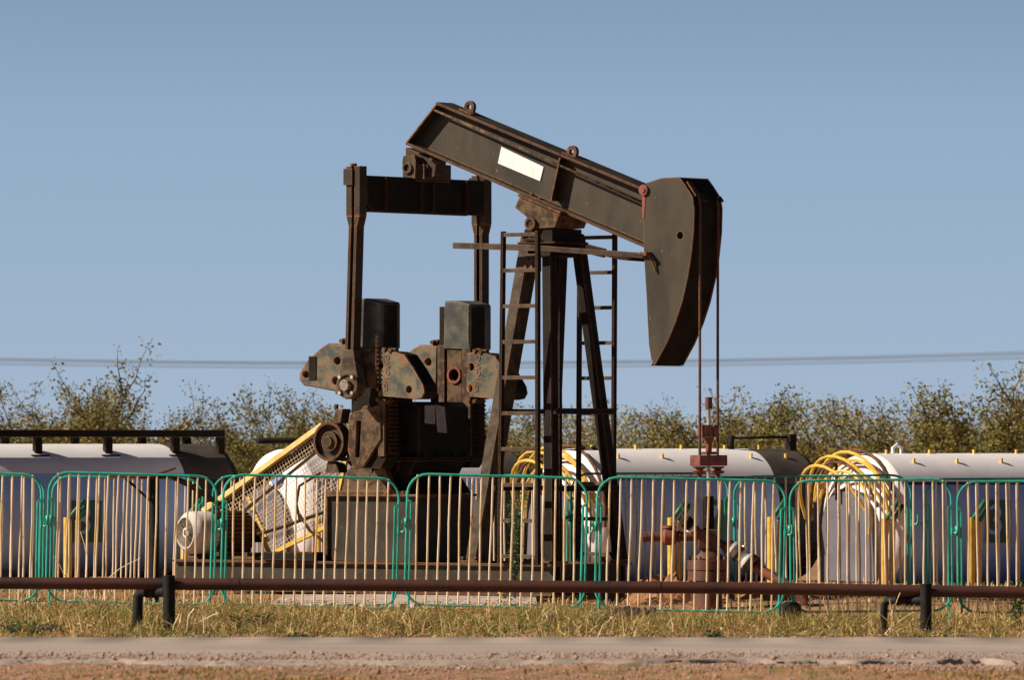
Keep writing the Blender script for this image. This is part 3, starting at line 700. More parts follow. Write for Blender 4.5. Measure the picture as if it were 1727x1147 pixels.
# climbing weed on the left ladder foot
def weed(name, label, cat, base, h, spread, n, tint, seed, climb=False, group=None):
    r = random.Random(seed); root = thing(name, label, cat, base, group=group); st = MB(); V = []; F = []; C = []
    for i in range(n):
        a = r.uniform(0, 6.28); hh_ = h * r.uniform(.5, 1); tip = Vector((math.cos(a) * spread * r.uniform(.2, 1), math.sin(a) * spread * r.uniform(.2, 1), hh_))
        pts = [Vector((0, 0, 0)) + Vector((tip.x * t, tip.y * t, tip.z * (t ** .8))) + Vector((r.uniform(-1, 1), r.uniform(-1, 1), 0)) * .015 for t in (0, .25, .5, .75, 1)]
        st.tube(pts, .004, 3, False)
        for k in range(int(14 * hh_ / .2)):
            t = r.uniform(.1, 1); q = pts[min(3, int(t * 4))].lerp(pts[min(4, int(t * 4) + 1)], t * 4 % 1) + Vector((r.uniform(-1, 1), r.uniform(-1, 1), r.uniform(-1, 1))) * .03
            u = Vector((r.uniform(-1, 1), r.uniform(-1, 1), r.uniform(-.4, .8))).normalized(); w = u.cross(Vector((r.uniform(-1, 1), r.uniform(-1, 1), r.uniform(-1, 1)))).normalized(); s_ = r.uniform(.012, .026)
            o_ = len(V); V += [q - u * s_, q + w * s_ * .5, q + u * s_, q - w * s_ * .5]; F.append((o_, o_ + 1, o_ + 2, o_ + 3)); f_ = r.uniform(.6, 1.5); C += [(tint[0] * f_, tint[1] * f_, tint[2] * f_, 1)] * 4
    st.build('stem', 'twig', root)
    me = me_from('leaves', V, F, M['leaf']); ca = me.color_attributes.new('tint', 'FLOAT_COLOR', 'POINT'); ca.data.foreach_set('color', [x for c_ in C for x in c_])
    o = bpy.data.objects.new('leaves', me); COL.objects.link(o); o.parent = root
    return root
q = P(868, 970, 59.1); weed('climbing_weed', 'green leafy weed climbing beside the pump jack ladder', 'weed', (q.x, 59.1, .0), .95, .10, 9, (.10, .17, .04), 5)
q = P(850, 985, 58.9); weed('flowering_weed', 'small pale yellow weed in front of the skid rail', 'weed', (q.x, 58.9, .02), .16, .08, 9, (.45, .38, .12), 6)

# concrete slab ------------------------------------------------------
q0, q1 = P(462, 1000, 57.8), P(905, 1000, 57.8)
mb = MB(); xsn = np.linspace(q0.x, q1.x, 40)
Vs = []
for x in xsn:
    j = random.uniform(-.06, .06); Vs += [(x, 56.95 + j, -.05), (x, 57.0 + j, .032), (x, 60.4, .036), (x, 60.5, -.05)]
Fs = [(i * 4 + k, (i + 1) * 4 + k, (i + 1) * 4 + k + 1, i * 4 + k + 1) for i in range(39) for k in range(3)]
mb.add(Vs, Fs); tag(mb.build('concrete_slab', 'concrete'), 'pale broken concrete slab under the pump jack skid', 'slab')

# ------------------------------------------------------------------ wellhead
WY = 60 - CX * SA; wq = P(1187, 985, WY)
wh = thing('wellhead', 'rusty wellhead of stacked flanges and valves beneath the lowered horsehead', 'wellhead', (X0 + CX * CA, WY, 0))
WX = X0 + CX * CA
def WP(px, py, dy=0.):
    v = P(px, py, WY + dy); return Vector((v.x - WX, dy, v.z))
def wz(py): return WP(1187, py).z
mb = MB(); mb.lathe([(0, .001), (0, .17), (wz(962) - 0, .17)], (0, 0, -.0), (0, 0, 1), 24)
mb.v = []; mb.f = []; mb.s = []
mb.cyl((0, 0, -.15), (0, 0, wz(985)), .11, 20)
mb.cyl((0, 0, wz(980)), (0, 0, wz(963)), .175, 24); mb.cyl((0, 0, wz(962)), (0, 0, wz(945)), .18, 24)
for k in range(12):
    c_, s_ = math.cos(k * math.pi / 6) * .15, math.sin(k * math.pi / 6) * .15
    mb.hexa((c_, s_, wz(945)), (0, 0, 1), .016, .03); mb.hexa((c_, s_, wz(980)), (0, 0, -1), .016, .03)
mb.build('flange_stack', 'rust', wh, .003)
mb = MB(); mb.lathe([(0, .13), (.03, .12), (.07, .075), (.13, .07)], (0, 0, wz(945)), (0, 0, 1), 20); mb.build('bonnet', 'rust', wh)
mb = MB(); mb.box(-.09, .075, -.08, .08, wz(926), wz(893)); mb.build('tee_block', 'rust', wh, .006)
mb = MB(); mb.cyl((0, 0, wz(893)), (0, 0, wz(873)), .048, 20); mb.cyl((0, 0, wz(872)), (0, 0, wz(837)), .043, 20); mb.lathe([(0, .05), (.012, .05)], (0, 0, wz(874)), (0, 0, 1), 20)
mb.build('stuffing_box', 'blackd', wh)
mb = MB(); mb.cyl(WP(1088, 906), WP(1170, 905), .040, 16)
for px in (1096, 1143): mb.cyl(WP(px, 906), WP(px + 4, 906), .050, 16)
mb.cyl(WP(1084, 906), WP(1090, 906), .045, 8)
arm = mb.build('side_pipe', 'rust', wh)
mb = MB(); mb.lathe([(0, .045), (.02, .07), (.10, .07), (.12, .045)], WP(1117, 906), (1, 0, 0), 16); mb.cyl(WP(1129, 900), WP(1129, 888), .028, 10)
mb.lathe([(0, .001), (0, .055), (.02, .055), (.02, .001)], WP(1129, 891), (0, 0, 1), 12); mb.cyl(WP(1129, 914), WP(1129, 920), .03, 8)
mb.build('side_valve', 'redrust', wh)
mb = MB(); mb.tube([WP(1185, 912), WP(1172, 894, -.04), WP(1162, 884, -.08)], .042, 14); mb.build('upper_branch', 'redrust', wh)
mb = MB(); a, b = WP(1163, 885, -.08), WP(1153, 877, -.11); mb.cyl(a, b, .055, 18); mb.build('blind_cap', 'blackd', wh)
mb = MB(); a, b = WP(1168, 889, -.07), WP(1165, 887, -.078); mb.cyl(a, b, .060, 18); mb.build('white_ring', 'plate', wh)
mb = MB(); mb.tube([WP(1194, 912), WP(1210, 915), WP(1230, 925, -.02), WP(1236, 931, -.03)], .034, 12); mb.cyl(WP(1201, 909), WP(1213, 909), .022, 8); mb.build('flow_line', 'rust', wh)
def ringseg(nm, pa, pb, r, m, n=20):
    mb = MB(); mb.cyl(WP(*pa), WP(*pb), r, n); return mb.build(nm, m, wh, .003)
ringseg('pipe_joint', (1226, 920, -.02), (1232, 926, -.03), .058, 'rust'); ringseg('union_flange', (1233, 926, -.03), (1237, 929, -.035), .078, 'plate')
ringseg('union_body', (1238, 929, -.035), (1258, 944, -.07), .052, 'plate'); ringseg('union_flange', (1244, 933, -.045), (1249, 937, -.05), .075, 'blackd')
ringseg('union_flange', (1258, 944, -.07), (1262, 948, -.075), .082, 'plate'); ringseg('union_flange', (1263, 949, -.08), (1272, 956, -.10), .084, 'blackd')
mb = MB(); mb.cyl(WP(1253, 938, -.06), WP(1256, 922, -.06), .016, 8); mb.cyl(WP(1256, 926, -.06), WP(1256, 920, -.06), .026, 8); mb.build('bleed_valve', 'rod', wh)
mb = MB(); mb.tube([WP(1273, 957, -.1), WP(1318, 981, -.2), WP(1345, 1000, -.25), WP(1360, 1018, -.25)], .042, 14); mb.build('flow_line', 'redrust', wh)

# soil heap
def heap(name, label, cat, px, Y, w, d, h, m, seed):
    r = random.Random(seed); c = P(px, 900, Y); V = []; F = []; n = 14
    for j in range(n + 1):
        for i in range(n + 1):
            u, v = i / n * 2 - 1, j / n * 2 - 1; rr_ = max(0, 1 - (u * u + v * v))
            V.append((c.x + u * w, Y + v * d, h * rr_ ** .7 * (1 + r.uniform(-.35, .35)) - .02))
    for j in range(n):
        for i in range(n): F.append((j * (n + 1) + i, j * (n + 1) + i + 1, (j + 1) * (n + 1) + i + 1, (j + 1) * (n + 1) + i))
    o = bpy.data.objects.new(name, me_from(name, V, F, M[m], False)); COL.objects.link(o); return tag(o, label, cat)
heap('soil_heap', 'low orange soil heap left of the wellhead base', 'soil heap', 1128, 59.6, .42, .3, .20, 'soil', 4)
heap('spoil_mound', 'flat orange spoil mound under the flow line right of the wellhead', 'soil heap', 1285, 60.2, .65, .3, .13, 'soil', 8)

# ------------------------------------------------------------------ crowd barriers
BW, BH0, BH1, BR = 1.42, .045, 1.08, .16
def arc(cx, cz, r, a0, a1, n=6): return [(cx + r * math.cos(R(a0 + (a1 - a0) * i / n)), cz + r * math.sin(R(a0 + (a1 - a0) * i / n))) for i in range(n + 1)]
h = BW / 2
loop = arc(-h + BR, BH1 - BR, BR, 180, 90) + arc(h - BR, BH1 - BR, BR, 90, 0) + arc(h - BR, BH0 + BR, BR, 0, -90) + arc(-h + BR, BH0 + BR, BR, -90, -180)
fm = MB(); pts = [Vector((x, 0, z)) for x, z in loop] + [Vector((loop[0][0], 0, loop[0][1]))]
fm.tube(pts, .0100, 8, False)
frame_me = fm.build('frame', 'green').data
def upright(sx):
    u = MB(); x = sx * (h - .030); u.tube([(x, 0, .86), (x, 0, .10), (x, 0, -.05)], .0095, 8)
    u.beam((x, 0, .86), (sx * h, 0, .87), .02, .02)
    f = MB(); f.tube([(x, -.16, -.01), (x, -.1, .015), (x, 0, .03), (x, .1, .015), (x, .16, -.01)], .012, 6)
    return u.build('upright', 'green').data, f.build('foot', 'green').data
um = [upright(-1), upright(1)]
hk = MB(); hk.tube([(h + .004, 0, .70), (h + .004, 0, .64)], .016, 8); hk.tube([(h + .01, 0, .66), (h + .04, -.02, .655), (h + .055, -.02, .68), (h + .055, -.02, .74)], .008, 6)
hook_me = hk.build('hook', 'green').data
ey = MB(); ey.tube([(-h - .004, 0, .73), (-h - .004, 0, .66)], .018, 8); ey.box(-h - .045, -h - .005, -.012, .012, .685, .715)
eye_me = ey.build('catch', 'green').data
bars = []
rb = random.Random(11)
for v in range(6):
    k = MB(); a, b, c, d = [rb.uniform(-.007, .007) for _ in range(4)]
    k.tube([(a * .3, 0, BH0 + .005), (a, b, .35), (c, -b, .7), (c * .2, 0, BH1 - .005)], .0080, 7, False)
    bars.append(k.build('bar', 'gold').data)
for o in list(COL.objects):
    if o.parent is None and o.type == 'MESH' and o.name.split('.')[0] in ('frame', 'upright', 'foot', 'hook', 'catch', 'bar'): bpy.data.objects.remove(o)
def child(name, me, root, loc=(0, 0, 0), rot=(0, 0, 0)):
    o = bpy.data.objects.new(name, me); COL.objects.link(o); o.parent = root; o.location = loc; o.rotation_euler = rot; return o
NB = 16
def barrier(label, pl_, pr_, ytop, Yd, roll, group, seed, nb=NB):
    r = random.Random(seed)
    k = FPX / Yd; cx = ((pl_ + pr_) / 2 - 863.5) / k; wpx = (pr_ - pl_) / k
    z = HC + (YH - ytop) / k - BH1
    ratio = min(1., wpx / BW); yaw = math.acos(ratio) * (1 if r.random() < .5 else -1) * .9
    root = thing('crowd_barrier', label, 'barrier', (cx, Yd, z), 0, group)
    root.rotation_euler = (R(r.uniform(-.8, .8)), R(roll), 0)
    root.scale = (wpx / BW, 1, 1)
    child('frame', frame_me, root); child('hook', hook_me, root); child('catch', eye_me, root)
    for a, b in um: child('upright', a, root); child('foot', b, root)
    for i in range(nb):
        x = -h + .085 + i * (BW - .17) / (nb - 1) + r.uniform(-.006, .006)
        child('bar', bars[r.randrange(6)], root, (x, 0, 0), (0, R(r.uniform(-.35, .35)), 0))
    return root
gF, gR = 'green and cream crowd barriers in the front row', 'green and cream crowd barriers in the rear row'
for a in (
 ('cream barred green barrier cut off at the far left of the front row', -215, 66, 797.5, 58.2, 1.2, gF, 1),
 ('green barrier in front of the tall post with the broken arm', 77, 360, 800, 57.2, 1.6, gF, 2),
 ('green barrier in front of the belt guard and black base box', 372, 668, 804, 56.6, 1.4, gF, 3),
 ('green barrier in front of the pump jack tower and left ladder', 682, 985, 803, 56.2, 1.5, gF, 4),
 ('green barrier in front of the wellhead', 1003, 1320, 808, 55.8, 1.3, gF, 5),
 ('green barrier in front of the yellow hoops of the right tank', 1334, 1606, 810, 56.0, -.6, gF, 6),
 ('green barrier at the right edge behind the low rail, front row', 1616, 1900, 812, 56.2, -.4, gF, 7),
 ('rear row green barrier behind the far left front barrier', -225, 72, 801, 63.4, .9, gR, 8),
 ('rear row green barrier between the left tank and the tall post', 84, 338, 806, 63.2, 1.4, gR, 9),
 ('rear row green barrier behind the motor and belt guard', 358, 620, 804, 63.0, .4, gR, 10),
 ('rear row green barrier behind the pump jack tower', 690, 962, 802, 62.2, .3, gR, 11),
 ('rear row green barrier behind the wellhead', 964, 1228, 799, 61.6, -.1, gR, 12),
 ('rear row green barrier behind the flow line, over the black tank end', 1240, 1538, 803, 61.0, -.6, gR, 13),
 ('rear row green barrier over the right tank, at the picture edge', 1562, 1860, 808, 60.6, -.3, gR, 14)):
    barrier(*a)

# ------------------------------------------------------------------ low pipe rail and posts
pr_ = thing('pipe_rail', 'long low rusty pipe rail on short black posts beside the road', 'pipe rail', (0, 49.6, 0))
def RP(px, py, dy=0.): v = P(px, py, 49.6 + dy); return Vector((v.x, dy, v.z))
mb = MB()
pp = [(-900, 977), (0, 984), (400, 986), (800, 989), (1200, 992), (1727, 1000), (2600, 1010)]
mb.tube([RP(*p) for p in pp], .042, 16)
for px in (390, 1100): 
    y = 986 if px < 500 else 991; mb.tube([RP(px, y), RP(px + 14, y)], .045, 16)
mb.build('rail', 'rail', pr_)
def post(px, y0, y1, r=.040, dy=-.085, m='post'):
    mb = MB(); a = RP(px, y0, dy); mb.tube([(a.x, dy, -.06), (a.x + .002, dy, .2), (a.x, dy, a.z)], r, 16); return mb.build('post', m, pr_, .002)
post(285, 971, 1068, .043); post(1561, 985, 1062, .040)
for (ex, x1, yc, er) in ((232, 280, 999, .037), (1490, 1556, 1013, .027)):
    mb = MB(); a = RP(ex, yc, .14); b = RP(x1, yc, -.05)
    mb.tube([b, a.lerp(b, .4), a + Vector((.03, 0, 0)), a + Vector((.005, 0, -.03)), (a.x, a.y, .1), (a.x - .004, a.y, -.06)], er, 14)
    for t in (.35, .6): c_ = a.lerp(b, t); mb.tube([c_ - Vector((.012, 0, 0)), c_ + Vector((.012, 0, 0))], er + .006, 14)
    mb.build('elbow_support', 'post', pr_)
# tall post with broken arm
tp = thing('steel_post', 'tall dark steel post with a broken red tipped arm behind the left barrier', 'post', (0, 57.9, 0))
def TP(px, py, dy=0.): v = P(px, py, 57.9 + dy); return Vector((v.x, dy, v.z))
mb = MB(); a = TP(260, 806); mb.tube([(a.x, 0, -.05), (a.x, 0, a.z)], .042, 16); mb.build('post', 'post', tp)
mb = MB(); mb.beam(TP(184, 804, -.05), TP(240, 806, -.05), .02, .04); mb.build('arm', 'castb', tp)
mb = MB(); mb.beam(TP(238, 806, -.05), TP(300, 805, -.05), .02, .045); mb.tube([TP(290, 804, -.05), TP(322, 820, -.05), TP(372, 852, -.05)], .022, 8); mb.beam(TP(213, 808, -.045), TP(257, 848, -.045), .02, .02); mb.build('arm_brace', 'blackd', tp)
mb = MB(); mb.beam(TP(258, 803, -.07), TP(297, 790, -.07), .018, .03); mb.build('arm_tip', 'redrust', tp)

# bricks, stones, log
for i, px in enumerate((1027, 1042, 1057, 1071, 1085, 1099)):
    c = P(px, 1050, 54.2); mb = MB(); r_ = random.Random(i); mb.box(-.030, .028, -.06, .06, 0, .085); o = mb.build('brick', 'brick', None, .006)
    o.location = (c.x, 54.2 + r_.uniform(-.01, .01), -.012 + r_.uniform(-.008, .008)); o.rotation_euler = (R(r_.uniform(-4, 4)), R(r_.uniform(-5, 5)), R(r_.uniform(-6, 6)))
    tag(o, 'dark brown brick in the short row in the grass before the wellhead', 'brick', 'row of edging bricks in the grass')
def rock(name, label, cat, px, Y, sx, sy, sz, m, seed):
    r = random.Random(seed); bm = bmesh.new(); bmesh.ops.create_icosphere(bm, subdivisions=3, radius=1)
    for v in bm.verts:
        v.co *= 1 + .18 * math.sin(v.co.x * 3 + seed) * math.cos(v.co.y * 4 + v.co.z * 3) + r.uniform(-.03, .03); v.co = Vector((v.co.x * sx, v.co.y * sy, v.co.z * sz))
    me = bpy.data.meshes.new(name); bm.to_mesh(me); bm.free(); me.materials.append(M[m]); o = bpy.data.objects.new(name, me); COL.objects.link(o)
    c = P(px, 900, Y); o.location = (c.x, Y, sz * .55); return tag(o, label, cat)
rock('rock', 'dark rough lump at the barrier feet right of the wellhead', 'rock', 1332, 54.2, .09, .08, .075, 'post', 2)
rock('rock', 'small pale stone in the grass at the left edge', 'rock', 4, 50.6, .05, .05, .04, 'concrete', 3)
rock('rock', 'pale stone in the grass below the tower barrier', 'rock', 926, 52.6, .05, .05, .045, 'concrete', 5)
mb = MB(); a, b = P(1655, 1058, 50.8), P(1740, 1062, 50.6); mb.tube([a, a.lerp(b, .5) + Vector((0, 0, .01)), b], .028, 10); tag(mb.build('fallen_log', 'post'), 'thin dark log lying in grass at the right edge', 'log')

# ------------------------------------------------------------------ tanks
TB = 33.0; TR = .64; TL = 2.42
def xsec(t, r=1.):
    """cross-section angle t from top, positive to the near side: squarish lower flank"""
    s, c = math.sin(t), math.cos(t); e_ = 2.25
    k = (abs(s) ** e_ + abs(c) ** e_) ** (-1 / e_)
    return s * k * TR * r, c * k * (TR - .0) * r
def tank(label, pxc, Yc, ytop, frame, num, hoops, edge, sup=()):
    base = P(pxc, 900, Yc); ztop = HC + (YH - ytop) * Yc / FPX; zc = ztop - TR
    root = thing('storage_tank', label, 'tank', (base.x, Yc, 0), R(TB), 'white storage tanks behind the pump jack')
    # local x = axis; near side is local -y
    def ring(x, t, r=1.): s, c = xsec(t, r); return Vector((x, -s, zc + c))
    n = 72
    def shell(name, x0, x1, ts, m, r=1., nx=2, par=root):
        V = [ring(x0 + (x1 - x0) * i / (nx - 1), t, r) for i in range(nx) for t in ts]; k = len(ts)
        F = [(i * k + j, i * k + j + 1, (i + 1) * k + j + 1, (i + 1) * k + j) for i in range(nx - 1) for j in range(k - 1)]
        return MB().add(V, F, True).build(name, m, par)
    full = [2 * math.pi * i / n for i in range(n + 1)]
    tb_ = 2.42 - .48
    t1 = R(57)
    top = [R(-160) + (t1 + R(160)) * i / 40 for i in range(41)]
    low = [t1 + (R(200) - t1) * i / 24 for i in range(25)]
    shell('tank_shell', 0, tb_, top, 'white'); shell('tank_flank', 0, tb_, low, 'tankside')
    if edge:
        l_ = MB(); q = ring(0, t1, 1.005); l_.beam(q, q + Vector((tb_, 0, 0)), .03, .02); l_.build('flank_ledge', 'tankblack', root)
    shell('dark_band', tb_, TL, [R(-160) + (R(62) + R(160)) * i / 40 for i in range(41)], 'tankdark', .998)
    sh = shell('lattice_flank', tb_, TL, [R(62) + R(138) * i / 24 for i in range(25)], 'tankblack', .998)
    g_ = MB()
    for k in range(7): 
        x = tb_ + .04 + k * .07; pts = [ring(x, R(64 + 5 * i), 1.008) for i in range(16)]; g_.tube(pts, .004, 4, False)
    for k in range(12): t = R(66 + 6.5 * k); g_.tube([ring(tb_, t, 1.008), ring(TL, t, 1.008)], .004, 4, False)
    g_.build('lattice', 'tankdark', sh)
    # domed ends
    def dome(x, sgn, name, m):
        V = []; F = []; rs = [1., .97, .9, .75, .55, .3, .02]; dx = [0, .05, .09, .14, .175, .195, .2]
        for r, d in zip(rs, dx): V += [ring(x + sgn * d, t, r) for t in full[:-1]]
        for i in range(len(rs) - 1):
            for j in range(n): F.append((i * n + j, i * n + (j + 1) % n, (i + 1) * n + (j + 1) % n, (i + 1) * n + j))
        return MB().add(V, F, True).build(name, m, root)
    d0 = dome(0, -1, 'domed_end', 'white'); dome(TL, 1, 'dark_end', 'tankblack')
    # added grey arch that paints shade over the lower left end
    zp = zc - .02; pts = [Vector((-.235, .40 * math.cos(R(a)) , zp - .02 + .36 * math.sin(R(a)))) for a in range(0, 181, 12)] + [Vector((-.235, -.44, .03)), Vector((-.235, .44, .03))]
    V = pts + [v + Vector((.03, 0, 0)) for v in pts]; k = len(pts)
    MB().add(V, [tuple(range(k)), tuple(range(k, 2 * k))[::-1]] + [(i, (i + 1) % k, (i + 1) % k + k, i + k) for i in range(k)]).build('end_plate_or_shade', 'end_shade', root, .004)
    c_ = MB(); 
    for x in (.25, 1.0, 1.75, 2.2): c_.box(x, x + .1, -.4, .4, -.02, zc - TR + .08)
    c_.build('cradle', 'tankdark', root)
    # supports with green handles on the near side
    for dpx in sup:
        k = FPX / Yc; x = dpx / k / math.cos(R(TB)) - .76
        y = -TR - .52
        s_ = MB(); z1 = HC + (YH - 872) * Yc / FPX
        s_.tube([(x, y, -.1), (x, y, z1)], .036, 12); s_.tube([(x + .085, y, -.1), (x + .10, y, z1 - .01)], .024, 10)
        so = s_.build('support_post', 'yellow', root, .003)
        hnd = MB(); hnd.tube([(x - .0, y - .03, z1 - .01), (x + .14, y - .03, z1 + .16)], .022, 8); hnd.tube([(x + .07, y - .03, z1 - .03), (x + .19, y - .03, z1 + .12)], .022, 8)
        hnd.build('green_handle', 'grn2', so)
    # green sign with number
    if num:
        dx = num[1] / (FPX / Yc) / math.cos(R(TB)) - .42; zs = HC + (YH - 880) * Yc / FPX; y = -TR - .012
        sg = MB(); sg.box(dx - .14, dx + .14, y - .004, y + .006, zs - .20, zs + .20); sgo = sg.build('number_sign', 'signg', root)
        mw = Matrix.Translation((dx - .04, y - .006, zs)) @ Matrix.Rotation(R(90), 4, 'X')
        text_mesh('sign_number', num[0], .40, .002, 'tankside', sgo, mw)
    if frame == 'rack':
        for yy in (-.34, .30):
            f = MB(); zr = ztop + .10
            f.beam((-.1, yy, zr), (TL + .02, yy, zr), .07, .06, up=(0, 1, 0))
            for x in (-.05, .62, 1.30, 1.96):
                f.box(x - .035, x + .035, yy - .03, yy + .03, zc + TR * .84, zr - .036); f.box(x - .09, x + .09, yy - .07, yy + .07, zc + TR * .80, zc + TR * .84)
            f.box(TL - .05, TL + .02, yy - .03, yy + .03, zc + .1, zr - .036)
            f.build('top_rack', 'blackd', root, .004)
    elif frame == 'bar':
        f = MB(); f.tube([(-.35, -.1, ztop + .08), (TL - .2, -.1, ztop + .10)], .028, 8); f.tube([(.7, -.1, ztop + .1), (.7, -.1, ztop - .02)], .03, 8); f.box(TL - .12, TL - .04, -.14, -.06, zc + .1, ztop + .13); f.build('top_bar', 'blackd', root)
    elif frame == 'short':
        f = MB(); f.tube([(1.75, -.1, ztop + .10), (TL, -.12, ztop + .11)], .012, 8); f.cyl((1.75, -.1, ztop - .05), (1.75, -.1, ztop + .12), .03, 10); f.box(TL - .03, TL + .05, -.16, -.08, zc - .1, ztop + .14); f.build('top_bar', 'blackd', root)
    if frame in ('short', 'none'):
        for i, x in enumerate((.28, .78, 1.30, 1.80, 2.2)):
            for t in (8, 33):
                q = ring(x - (.12 if t < 20 else 0), R(t)); b_t = MB(); b_t.box(q.x - .009, q.x + .009, q.y - .012, q.y + .012, q.z - .01, q.z + .038); b_t.build('top_bracket', 'yellow', root)
    if frame == 'bar':
        q = ring(-.16, R(32), .62); b_t = MB(); b_t.lathe([(0, .001), (0, .075), (.05, .07), (.06, .03), (.06, .001)], q + Vector((.01, .03, 0)), (-1, -.2, .1), 20); b_t.build('blue_cap', 'blue', root)
    if frame == 'none':
        q = ring(.35, 0); MB().tube([q + Vector((x_, 0, z_)) for x_, z_ in ((-.05, -.01), (-.05, .05), (0, .08), (.05, .05), (.05, -.01))], .018, 8).build('lifting_lug', 'white', root)
    if hoops:
        r = random.Random(pxc)
        for k in range(7):
            rr = TR * (1.03 - .05 * k + r.uniform(-.02, .02)); x = -.08 - .040 * k; off = r.uniform(-.08, .08)
            a0, a1 = r.uniform(-95, -60), r.uniform(60, 115)
            pts = [Vector((x - .12 * math.cos(R(a)) * (k % 3), -math.sin(R(a)) * rr + off, zc + .02 + math.cos(R(a)) * rr)) for a in np.linspace(a0, a1, 14)]
            MB().tube(pts, .016, 7).build('hose_hoop', 'yellow' if k % 4 else 'castb', root)
        h_ = MB(); h_.beam((-.3, -.5, zc + .42), (-.3, .35, zc + .42), .02, .02); h_.beam((-.28, .1, zc + .2), (-.28, .1, zc + .62), .02, .02); h_.beam((-.3, -.5, zc + .1), (-.3, .4, zc + .1), .02, .02); h_.build('hoop_bar', 'blackd', root)
    return root
tank('white tank under a black rack at the left edge', -75, 67.6, 749, 'rack', ('3', 203), False, False, (188, 356)).scale = (1.13, 1, 1)
tank('white tank with a blue cap, mostly hidden behind the belt guard', 478, 67.4, 758, 'bar', None, False, False, (67,))
tank('white tank behind the wellhead with a black right end', 965, 66.9, 757, 'short', ('7', 240), True, True, (-18, 165, 335))
tank('white tank with yellow hoops on its end at the right edge', 1462, 66.6, 765, 'none', ('3', 222), True, True, (18, 168))
mb = MB(); a, b = P(916, 862, 64.5), P(935, 862, 64.5); mb.box(a.x, b.x, 64.5, 64.54, -.02, a.z); tag(mb.build('upright_panel', 'plate', None, .004), 'narrow white panel standing behind the pump jack tower', 'panel')

# ------------------------------------------------------------------ power lines
for i, (y0, ym, y1) in enumerate(((605, 611, 594), (608, 613.5, 598), (614, 619.5, 604))):
    Y = 300.; pts = []
    for t in np.linspace(-.15, 1.15, 30):
        py = y0 * (1 - t) * (1 - 2 * t) + 4 * ym * t * (1 - t) + y1 * t * (2 * t - 1); pts.append(P(1727 * t, py, Y))
    o = MB().tube(pts, .020, 5, False).build('power_line', 'wire')
    tag(o, ('highest', 'middle', 'lowest')[i] + ' of the three thin power lines crossing the sky', 'power line', 'power lines crossing the sky')

# ------------------------------------------------------------------ shrubs
def shrub_meshes(seed, sparse):
    r = random.Random(seed); st = MB(); V = []; F = []; C = []; tips = []
    nst = 9
    for i in range(nst):
        a = i * 6.283 / nst + r.uniform(-.4, .4); lean = r.uniform(.15, .75)
        p = Vector((0, 0, 0)); d = Vector((math.cos(a) * lean, math.sin(a) * lean, 1)).normalized(); pts = [p]
        for s_ in range(6):
            d = (d + Vector((r.uniform(-.25, .25) + math.cos(a) * .10, r.uniform(-.25, .25) + math.sin(a) * .10, r.uniform(-.12, .10)))).normalized(); p = p + d * .17; pts.append(p)
            for _ in range(3 if s_ > 0 else 1):
                dd_ = (d + Vector((r.uniform(-1, 1), r.uniform(-1, 1), r.uniform(-.3, .8)))).normalized(); q = p; sp_ = [q]; L_ = r.uniform(.12, .40)
                for k in range(3): dd_ = (dd_ + Vector((r.uniform(-.3, .3), r.uniform(-.3, .3), r.uniform(-.1, .25)))).normalized(); q = q + dd_ * L_ / 3; sp_.append(q)
                st.tube(sp_, .003, 3, False, rr=[.0045, .0035, .0025, .0012]); tips.append((sp_, s_))
        st.tube(pts, .008, 4, False, rr=[.013, .011, .009, .007, .005, .0035, .002])
        tips.append((pts[3:], 6))
    def tint():
        x = r.random()
        if x < .58: c = (.175, .165, .038)
        elif x < .82: c = (.25, .185, .042)
        elif x < .88: c = (.21, .095, .030)
        else: c = (.055, .062, .022)
        f = r.uniform(.7, 1.75); return (c[0] * f, c[1] * f, c[2] * f, 1)
    def leaf(q, s_, base=None):
        u = Vector((r.uniform(-1, 1), r.uniform(-1, 1), r.uniform(-1, 1))).normalized(); w = u.cross(Vector((r.uniform(-1, 1), r.uniform(-1, 1), r.uniform(-1, 1)))).normalized()
        o_ = len(V); V.extend([q - u * s_, q + w * s_ * .6, q + u * s_, q - w * s_ * .6]); F.append((o_, o_ + 1, o_ + 2, o_ + 3)); C.extend([tint()] * 4)
    for sp_, lev in tips:
        nl = int((92 if not sparse else 66) * (1.3 if lev < 4 else .9))
        for _ in range(nl):
            k = r.randrange(len(sp_) - 1); q = sp_[k].lerp(sp_[k + 1], r.random()) + Vector((r.gauss(0, .035), r.gauss(0, .035), r.gauss(0, .028))); leaf(q, r.uniform(.0065, .0145))
    # dense lower skirt
    for _ in range(6500 if not sparse else 4000):
        a = r.uniform(0, 6.283); rad = abs(r.gauss(.30, .22)); z = r.uniform(.15, .80) * (1.1 - min(1, rad * .8)); leaf(Vector((math.cos(a) * rad, math.sin(a) * rad, max(0, z))), r.uniform(.006, .013))
    bm_ = st.build('branches', 'twig').data
    me = me_from('foliage', V, F, M['leaf']); ca = me.color_attributes.new('tint', 'FLOAT_COLOR', 'POINT'); ca.data.foreach_set('color', [x for c_ in C for x in c_])
    return bm_, me
SH = [shrub_meshes(20 + i, i % 3 == 2) for i in range(6)]
for o in list(COL.objects):
    if o.parent is None and o.type == 'MESH' and o.name.split('.')[0] == 'branches': bpy.data.objects.remove(o)
